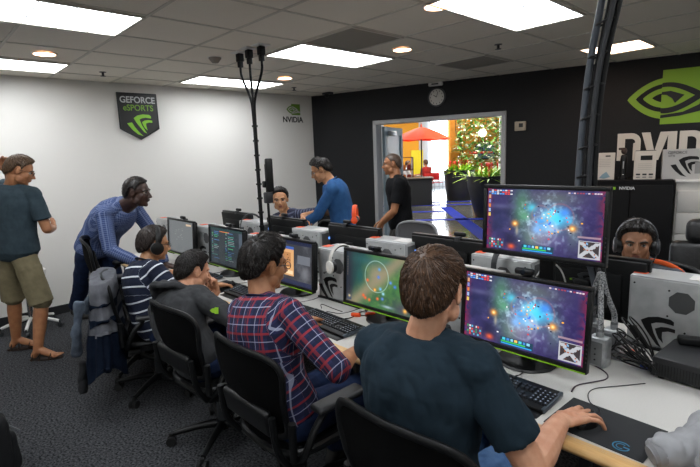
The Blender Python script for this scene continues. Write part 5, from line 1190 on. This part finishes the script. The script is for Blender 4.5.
JEANS = cloth('dark_jeans', '#18223a', '#1f2c4a'); LJEAN = cloth('blue_jeans', '#44628c', '#5b7aa3'); KHAKI = cloth('khaki', '#6f6750', '#7b7259'); GREYP = cloth('grey_trousers', '#41403f', '#4d4b49'); BLACKC = cloth('black_cotton', '#0e0f11', '#121316')
TEAL = cloth('dark_teal_cotton', '#1b2831', '#202e38'); SLATE = cloth('slate_cotton', '#303c43', '#37444b'); HOOD = cloth('charcoal_fleece', '#333436', '#3b3c3e'); DENIM = cloth('denim_blue', '#274b78', '#305683'); GREYT = cloth('grey_cotton', '#4c5056', '#565a60')
HB = hairmat('hair_black', '#0c0a09', '#1f1814'); HBR = hairmat('hair_brown', '#2a1b12', '#5a3f2a'); HLB = hairmat('hair_light_brown', '#3b2b1f', '#6b533c'); HDB = hairmat('hair_dark_brown', '#150e0a', '#2e2018'); HBZ = hairmat('hair_buzz', '#33271f', '#54453a')
D_ = (0, 0, -1)
def sitlegs(x, y, f=1, sp=.12, z=.09): return {1: ((x+sp*f, y+.42*f, z), -8 if f > 0 else 172, (0, f, .6)), -1: ((x-sp*f, y+.40*f, z), 8 if f > 0 else 188, (0, f, .6))}
MH = dict(curls=(8, 26, 22)); KH = dict(curls=(14, 30, 24), spread=1.3)
# 1 nearest man
person('man in a dark teal T-shirt with short brown hair, seated nearest the camera', (5.29, 1.14, .545), (5.29, 1.125, 1.13), (5.325, 1.155, 1.278), 4, 6, 10, -4, 0, 'light', 1.05, bw=1.06, bulge=.05,
       hands={1: ((5.59, 1.475, .797), (.26, 1, -.10), D_, (.35, -.7, -.5), dict(curls=(6, 20, 18), spread=1.9)), -1: ((5.11, 1.52, .795), (.1, 1, -.15), D_, (-.4, -.6, -.5), KH)}, legs=sitlegs(5.29, 1.13), shirt=TEAL, pants=LJEAN, collar=('crew', TEAL),
       hair_=(HBR, dict(thick=.013, top=.018, nape=-54, messy=.45, seed=3, strands=1500, slen=.045)), voxel=.004, thick=1.12, tilt=.01, fold=1.7)
# 2 plaid
person('man with glasses and dark hair in a navy and red plaid shirt, seated second', (4.47, 1.14, .54), (4.375, 1.13, 1.065), (4.335, 1.185, 1.205), 5, 4, -4, -10, 3, 'tan', 1.04, bw=.98, bulge=.09,
       hands={1: ((4.66, 1.43, .79), (-.1, 1, -.15), D_, (1, -.35, -.5), MH), -1: ((4.14, 1.50, .795), (-.05, 1, -.15), D_, (-.5, -.5, -.6), KH)}, legs=sitlegs(4.47, 1.14), shirt=PLAID, sleeve='rolled', pants=JEANS, collar=('shirt', PLAID),
       hair_=(HB, dict(thick=.015, top=.03, nape=-54, messy=.8, seed=5, strands=1500, slen=.04, bald=.75, fringe=.012)), voxel=.004, glasses=True)
# 3 hoodie
T3, J3, _ = person('man in a charcoal hoodie leaning low over the desk, seated third', (3.62, 1.14, .52), (3.40, 1.15, .90), (3.355, 1.28, 1.0), 8, 8, -4, -18, -4, 'light', 1.0, bw=1.02, bulge=.13,
       hands={1: ((3.80, 1.52, .79), (-.25, 1, -.12), D_, (.9, -.5, -.3), MH), -1: ((3.25, 1.47, .80), (.1, -.3, 1), (.3, -1, 0), (-.6, .4, -.8), dict(curls=(40, 60, 40)))}, legs=sitlegs(3.62, 1.14), shirt=HOOD, sleeve='mid', pants=JEANS, collar=('hood', HOOD),
       hair_=(HB, dict(thick=.015, top=.024, nape=-54, messy=.6, seed=9, strands=1200, slen=.035)), voxel=.0045, fold=1.4)
HQ = T3; sh_, el_ = J3[1]['sh'], J3[1]['el']; pm = sh_+(el_-sh_)*.55+V((.045, -.042, .02)); nn = V((.65, -.7, .25)).normalized(); MQ = frame(pm-V((3.62, 1.14, 0))+nn*.012, V((.7, .65, 0)), nn.cross(V((.7, .65, 0))), nn)
MB().prism([(-.024, 0), (-.012, -.012), (.004, -.015), (.004, -.02), (.024, -.02), (.024, .016), (.004, .016), (.004, .012), (-.012, .01)], 0, .006, MQ).done('green_emblem', mat('emblem_green', '#8fc21f', .6), HQ, smooth=False)
# 4 striped polo with headphones
_, _, H4 = person('man in a navy polo with white stripes wearing headphones, seated fourth', (2.86, 1.18, .54), (2.76, 1.19, .99), (2.755, 1.275, 1.11), 4, 0, -6, -12, 0, 'asian', 1.0, bw=.98, bulge=.09,
       hands={1: ((3.04, 1.54, .79), (-.08, 1, -.14), D_, (.6, -.6, -.6), MH), -1: ((2.42, 1.58, .80), (-.1, 1, -.15), D_, (-.7, -.4, -.5), KH)}, legs=sitlegs(2.83, 1.18), shirt=STRIPE, pants=JEANS, collar=('shirt', mat('navy_collar', '#131826', .85)),
       hair_=(HDB, dict(thick=.019, top=.026, nape=-54, side=-16, messy=.4, seed=11, strands=900, slen=.05)), voxel=.005, glasses=True)
worn_headset(H4, 'black and silver headphones worn by the man in the striped polo', BLK, mat('pad_silver', '#8c8e92', .4))
# 5 leaning man
person('man in a blue checked shirt leaning over the front desk by the white wall', (1.72, 1.15, .985), (2.04, 1.32, 1.355), (2.215, 1.385, 1.46), -58, -58, -45, -8, 0, 'dark', 1.0, bw=1.02, bd=1.08, bulge=.10,
       hands={1: ((2.34, 1.30, .90), (.6, .5, -.5), (.2, .2, -1), (-.5, -.6, .1), KH), -1: ((2.06, 1.60, .80), (.6, .3, -.15), D_, (-.3, .6, .2), KH)}, legs={1: ((1.08, 1.05, .26), -75, (.6, 0, -.3)), -1: ((1.62, 1.36, .09), -60, (.5, .2, 0))}, shirt=CHECK, sleeve='long', pants=JEANS, collar=('shirt', CHECK), hem=-.16,
       hair_=(HB, dict(thick=.010, top=.014, nape=-54, messy=.3, seed=13, strands=700, slen=.015)), voxel=.005, face=True, lip=mat('lips_dark', '#3a201b', .5))
# 6 standing man at left
person('man in a slate T-shirt, khaki shorts and sandals standing at the left edge', (1.17, .64, .985), (1.19, .69, 1.545), (1.265, .765, 1.665), 32, 38, -14, -24, 0, 'tan', 1.03, bw=1.16, bd=1.1, bulge=.02,
       hands={1: ((1.13, .97, 1.13), (-.9, .3, .2), (-.2, -1, 0), (.9, -.3, -.1), KH), -1: ((1.04, .70, 1.64), (.2, -.1, 1), (.9, 0, 0), (-.8, .1, -.4), dict(curls=(25, 40, 30)))}, legs={1: ((1.35, .675, .095), -35, (.1, .3, 0)), -1: ((.92, .58, .095), -25, (.1, .3, 0))}, shirt=SLATE, pants=KHAKI, pant_to='knee', shoes='sandal', collar=('crew', SLATE), hem=-.16,
       hair_=(HLB, dict(thick=.012, top=.022, nape=-54, messy=.4, seed=15, strands=800, slen=.03, fringe=.012)), voxel=.005, glasses=True, face=True)
# 7 seated man facing the camera in stripes
person('seated man in a slate striped T-shirt looking over the rear monitors', (1.98, 3.26, .55), (1.93, 3.03, 1.095), (1.955, 2.95, 1.24), -170, -160, -128, -4, 4, 'asian', 1.04, bw=1.05, bulge=.05,
       hands={1: ((1.62, 2.86, .80), (.3, -1, -.1), D_, (-.8, .2, -.3), KH), -1: ((2.30, 2.98, 1.09), (.9, -.2, -.2), D_, (0, 1, 0), KH)}, legs=sitlegs(1.98, 3.30, -1), shirt=STRIPE2, pants=JEANS, collar=('crew', STRIPE2),
       hair_=(HB, dict(thick=.013, top=.026, nape=-54, front=44, messy=.7, seed=17, strands=700, slen=.03, crown=(0, -.3, .95))), voxel=.006, face=True)
# 8 man in blue shirt
person('man with glasses in a long sleeved blue shirt bending over the rear desk', (2.59, 3.30, .97), (2.52, 3.205, 1.43), (2.425, 3.14, 1.545), 132, 132, 140, -26, 0, 'asian', 1.0, bw=.96, bulge=.05,
       hands={1: ((2.22, 3.06, .95), (-.6, -.6, -.4), D_, (-.3, .5, -.6), KH), -1: ((2.29, 2.93, .98), (-.8, -.5, -.5), D_, (.3, -.2, -.9), KH)}, legs={1: ((2.62, 3.48, .09), 130, (-.3, -.3, 0)), -1: ((2.78, 3.26, .09), 130, (-.3, -.3, 0))}, shirt=DENIM, sleeve='long', pants=JEANS, collar=('shirt', DENIM), hem=-.2,
       hair_=(HB, dict(thick=.014, top=.03, nape=-54, messy=.7, seed=19, strands=800, slen=.035, bald=.6)), voxel=.006, glasses=True, face=True)
# 9 man in black by the door
person('man with cropped hair and glasses in a black T-shirt standing at the doorway', (2.745, 4.03, .90), (2.715, 4.0, 1.43), (2.665, 3.975, 1.57), 140, 142, 132, -4, 0, 'tan', 1.0, bw=1.02, bulge=.02,
       hands={1: ((2.40, 4.10, .92), (-.3, -.3, -1), (.4, -.4, 0), (.3, .6, -.2), KH), -1: ((2.62, 3.80, .90), (-.1, -.1, -1), (-.6, .6, 0), (.6, -.1, -.1), KH)}, legs={1: ((2.68, 4.16, .09), 140, (-.3, -.3, 0)), -1: ((2.82, 3.96, .09), 140, (-.3, -.3, 0))}, shirt=BLACKC, pants=GREYP, collar=('crew', BLACKC), hem=-.12,
       hair_=(HBZ, dict(thick=.003, top=.005, nape=-54, messy=.2, seed=21, strands=0)), voxel=.006, glasses=True, face=True)
# 10 man facing camera wearing headphones
T10, J10, H10 = person('man in a grey shirt with orange shoulder wearing headphones, facing the camera', (5.37, 3.20, .52), (5.37, 3.09, .995), (5.38, 2.97, 1.14), 178, 178, -163, -4, 0, 'brown', 1.02, bw=1.0, bulge=.06,
       hands={1: ((5.20, 2.85, .80), (.1, -1, -.1), D_, (-.6, .3, -.3), KH), -1: ((5.60, 2.86, .80), (0, -1, -.1), D_, (.6, .3, -.3), KH)}, legs=sitlegs(5.37, 3.20, -1), shirt=GREYT, pants=JEANS, collar=('crew', GREYT),
       hair_=(HB, dict(thick=.007, top=.020, nape=-54, front=35, messy=1.1, seed=23, strands=1200, slen=.03, crown=(0, -.3, .95), fringe=.006)), voxel=.0045, face=True, lip=M_LIPD)
q = MB(); rr = V((5.37, 3.20, 0)); s0, s1 = V((5.43, 3.06, 1.03))-rr, J10[-1]['sh']-rr+V((.02, -.01, .066)); q.tube([s0, (s0+s1)/2+V((0, 0, .012)), s1, s1+V((.03, 0, -.03))], .012, 8, smooth=2, flat=(.006, .014, (0, 1, 0))); q.done('orange_shoulder_band', mat('orange_cloth', '#d8581c', .8), T10, ang=180)
worn_headset(H10, 'dark grey headphones worn by the man facing the camera', mat('headset_dark_grey', '#3a3c40', .35), BLK, mic=True)
# lobby visitors
for (a, D, lab, shm, yw) in ((2.3, 18.6, 'lobby visitor in a white shirt seated at the cafe table', cloth('white_cotton', '#c9c9cb'), math.degrees(rl)-90), (3.1, 18.6, 'lobby visitor in dark trousers and a red top seated by the bright window', cloth('red_cotton', '#8f2c2a'), math.degrees(rl)+17)):
    c = lb(a, D); f_ = fwdv(math.radians(yw)); r_ = V((f_.y, -f_.x, 0)); g = lambda fo, ri, z: c+f_*fo+r_*ri+V((0, 0, z))
    person(lab, g(0, 0, .55), g(.04, 0, 1.07), g(.09, 0, 1.24), yw, yw, yw, -6, 0, 'tan', 1.0, bulge=.04,
           hands={1: (g(.4, .12, .80), f_, D_, (0, 0, -1), KH), -1: (g(.4, -.12, .80), f_, D_, (0, 0, -1), KH)}, legs={1: (g(.42, .12, .09), yw, (0, 0, 1)), -1: (g(.42, -.12, .09), yw, (0, 0, 1))}, shirt=shm, pants=BLACKC, hair_=(HBR, dict(strands=60)), voxel=.012)
# ================================================================== CLOTHING AND BAGS LEFT AROUND
def sheet(name, fn, nu, nv, m, parent, th=.012, amp=.012, seed=0):
    b = MB(); o = V((seed, seed*2, 0))
    def g(u, v):
        p = V(fn(u, v)); return p+V((0, 1, 0))*amp*noise.noise(p*9+o)+V((0, 0, 1))*amp*.6*noise.noise(p*14-o)+V((0, 1, 0))*amp*.5*math.sin(u*26+3*noise.noise(p*5))
    b.surf(g, nu, nv, th); return b.done(name, m, parent, ang=180)
JP = V((2.595, .945, 0)); JR = Matrix.Rotation(math.radians(-20), 4, 'Z')
t = thing('jacket', 'grey and navy jacket draped over the back of a task chair', 'jacket', (JP.x, JP.y, .29), math.radians(-20))
JG, JN = cloth('jacket_grey', '#85878e', '#74767e'), cloth('jacket_navy', '#182132', '#1e293c'); JL = cloth('jacket_light', '#454d59', '#5a6470')
def bell(z0, z1, grow, seed, top=False, a0=0, a1=2*PI, hem=.03):
    def f(u, v):
        a = a0+(a1-a0)*u; L = v; z = z0+(z1-z0)*L; k = (.98-.35-z)/.6; k = max(0, k); fl = 1+.22*k+grow
        fold = .017*k*(math.sin(7*a+seed)+.6*math.sin(13*a+2*seed+4*k)); c, s_ = math.cos(a), math.sin(a)
        X = (.285*fl+fold)*math.copysign(abs(c)**.7, c); Y = (.075*fl+fold)*math.copysign(abs(s_)**.8, s_)-.03*k*(1-s_)
        if top and v < .18: q = math.sin(v/.18*PI/2); X *= max(q, .9 if False else q); Y *= q; z = z0+.02*(1-q)
        if v > .9: z += hem*math.sin(3*a+seed)+hem*.5*noise.noise(V((c*3, s_*3, seed)))
        p = V((X, Y, z)); return p+V((0, 0, .012*noise.noise(p*12)))
    return f
sheet('body', bell(.63, .27, 0, 1, True), 90, 30, JG, t, .008, .008, 1)
sheet('navy_hem', bell(.30, .02, .05, 1, hem=.05), 90, 22, JN, t, .008, .008, 2)
for z, h in ((.50, .02), (.40, .035)): sheet('navy_band', bell(z, z-h, .055, 1), 80, 3, JN, t, .005, .004, 3)
for (P0, w_, m_, nm) in (([(-.25, -.08, .50), (-.29, -.12, .42), (-.32, -.15, .34), (-.35, -.17, .29)], .038, JL, 'sleeve'), ([(.24, -.13, .52), (.27, -.16, .38), (.25, -.18, .26), (.2, -.19, .17)], .042, JL, 'sleeve'), ([(.10, -.17, .06), (.13, -.19, -.06), (.15, -.19, -.14)], .04, mat('cuff_black', '#0d0e12', .9), 'dangling_cuff')):
    b = MB().tube(P0, w_, 16, smooth=3, flat=(.026, w_, (0, 1, 0))); mm = remesh(b, .006, 3); weave(mm, [(V(P0[0]), V(P0[-1]), V((1, 0, 0)), V((0, 1, 0)), 'arm', .05)], 2.6); link(mm, nm, m_, t, True, ang=180)
# grey hoodie on the desk at the right edge
t = thing('folded_hoodie', 'light grey hoodie heaped on the desk at the right edge', 'hoodie', (6.09, 1.72, TOP)); GF = cloth('grey_fleece', '#8b8c8f', '#97989b')
b = MB(); rs = random.Random(3)
for (x, y, z, rx, ry, rzz) in ((0, 0, .06, .2, .16, .07), (.04, .08, .15, .15, .13, .10), (.14, -.0, .15, .16, .15, .12), (-.06, .06, .05, .14, .1, .06), (.1, -.12, .05, .2, .07, .05)): b.sph((x, y, z), (rx, ry, rzz), nu=20, nv=12)
b.tube([(-.05, .0, .06), (-.13, -.06, .05), (-.2, -.14, .04), (-.235, -.19, .035)], [.06, .05, .045, .04], 14, smooth=2); b.tube([(.05, -.04, .12), (-.05, -.1, .09), (-.1, -.19, .05)], [.05, .05, .045], 14, smooth=2)
mm = remesh(b, .006, 3); P = getv(mm); P[:, 2] = np.maximum(P[:, 2], .002); setv(mm, P); weave(mm, [(V((-.3, 0, .05)), V((.3, 0, .05)), V((0, 1, 0)), V((0, 0, 1)), 'arm', .1)], 3.2, 7, .8); P = getv(mm); P[:, 2] = np.maximum(P[:, 2], .002); setv(mm, P); link(mm, 'body', GF, t, True, ang=180)
b = MB().tube([(-.225, -.18, .037), (-.238, -.192, .034), (-.248, -.202, .030)], [.038, .036, .028], 16, smooth=1); b.done('cuff', cloth('grey_rib', '#808184'), t)
b = MB().tube([(-.1, -.19, .06), (-.15, -.22, .03), (-.16, -.21, .01)], .004, 6, smooth=2).tube([(.0, .1, .17), (-.04, .06, .15), (-.09, .02, .11)], .004, 6, smooth=2); b.done('drawstring', DGR, t)
# backpack on the floor, bottom left
t = thing('backpack', 'black backpack standing on the carpet at the bottom left corner', 'backpack', (3.10, .10, 0), .5)
BP = mat('nylon_black', '#0f1114', .7, bump=.5, bscale=120); b = MB().box((0, 0, .22), (.32, .2, .42), bev=.08, seg=5).box((0, .1, .16), (.26, .08, .24), bev=.04, seg=4); mm = remesh(b, .008, 4); weave(mm, [(V((0, 0, 0)), V((0, 0, .4)), V((1, 0, 0)), V((0, 1, 0)), 'torso', .1)], 1.4); link(mm, 'body', BP, t, True, ang=180)
MB().tube([(-.05, -.08, .42), (-.03, -.1, .48), (.03, -.1, .48), (.05, -.08, .42)], .009, 8, smooth=2).done('carry_handle', DGR, t)
for s in (-1, 1): MB().tube([(s*.08, -.1, .4), (s*.1, -.17, .3), (s*.1, -.16, .14), (s*.12, -.09, .06)], .01, 8, smooth=2, flat=(.005, .022, (1, 0, 0))).done('shoulder_strap', BP, t)
MB().tube([(-.12, .145, .26), (0, .155, .275), (.12, .145, .26)], .004, 6, smooth=1).done('zip', mat('zip_grey', '#777a7e', .4, .6), t)
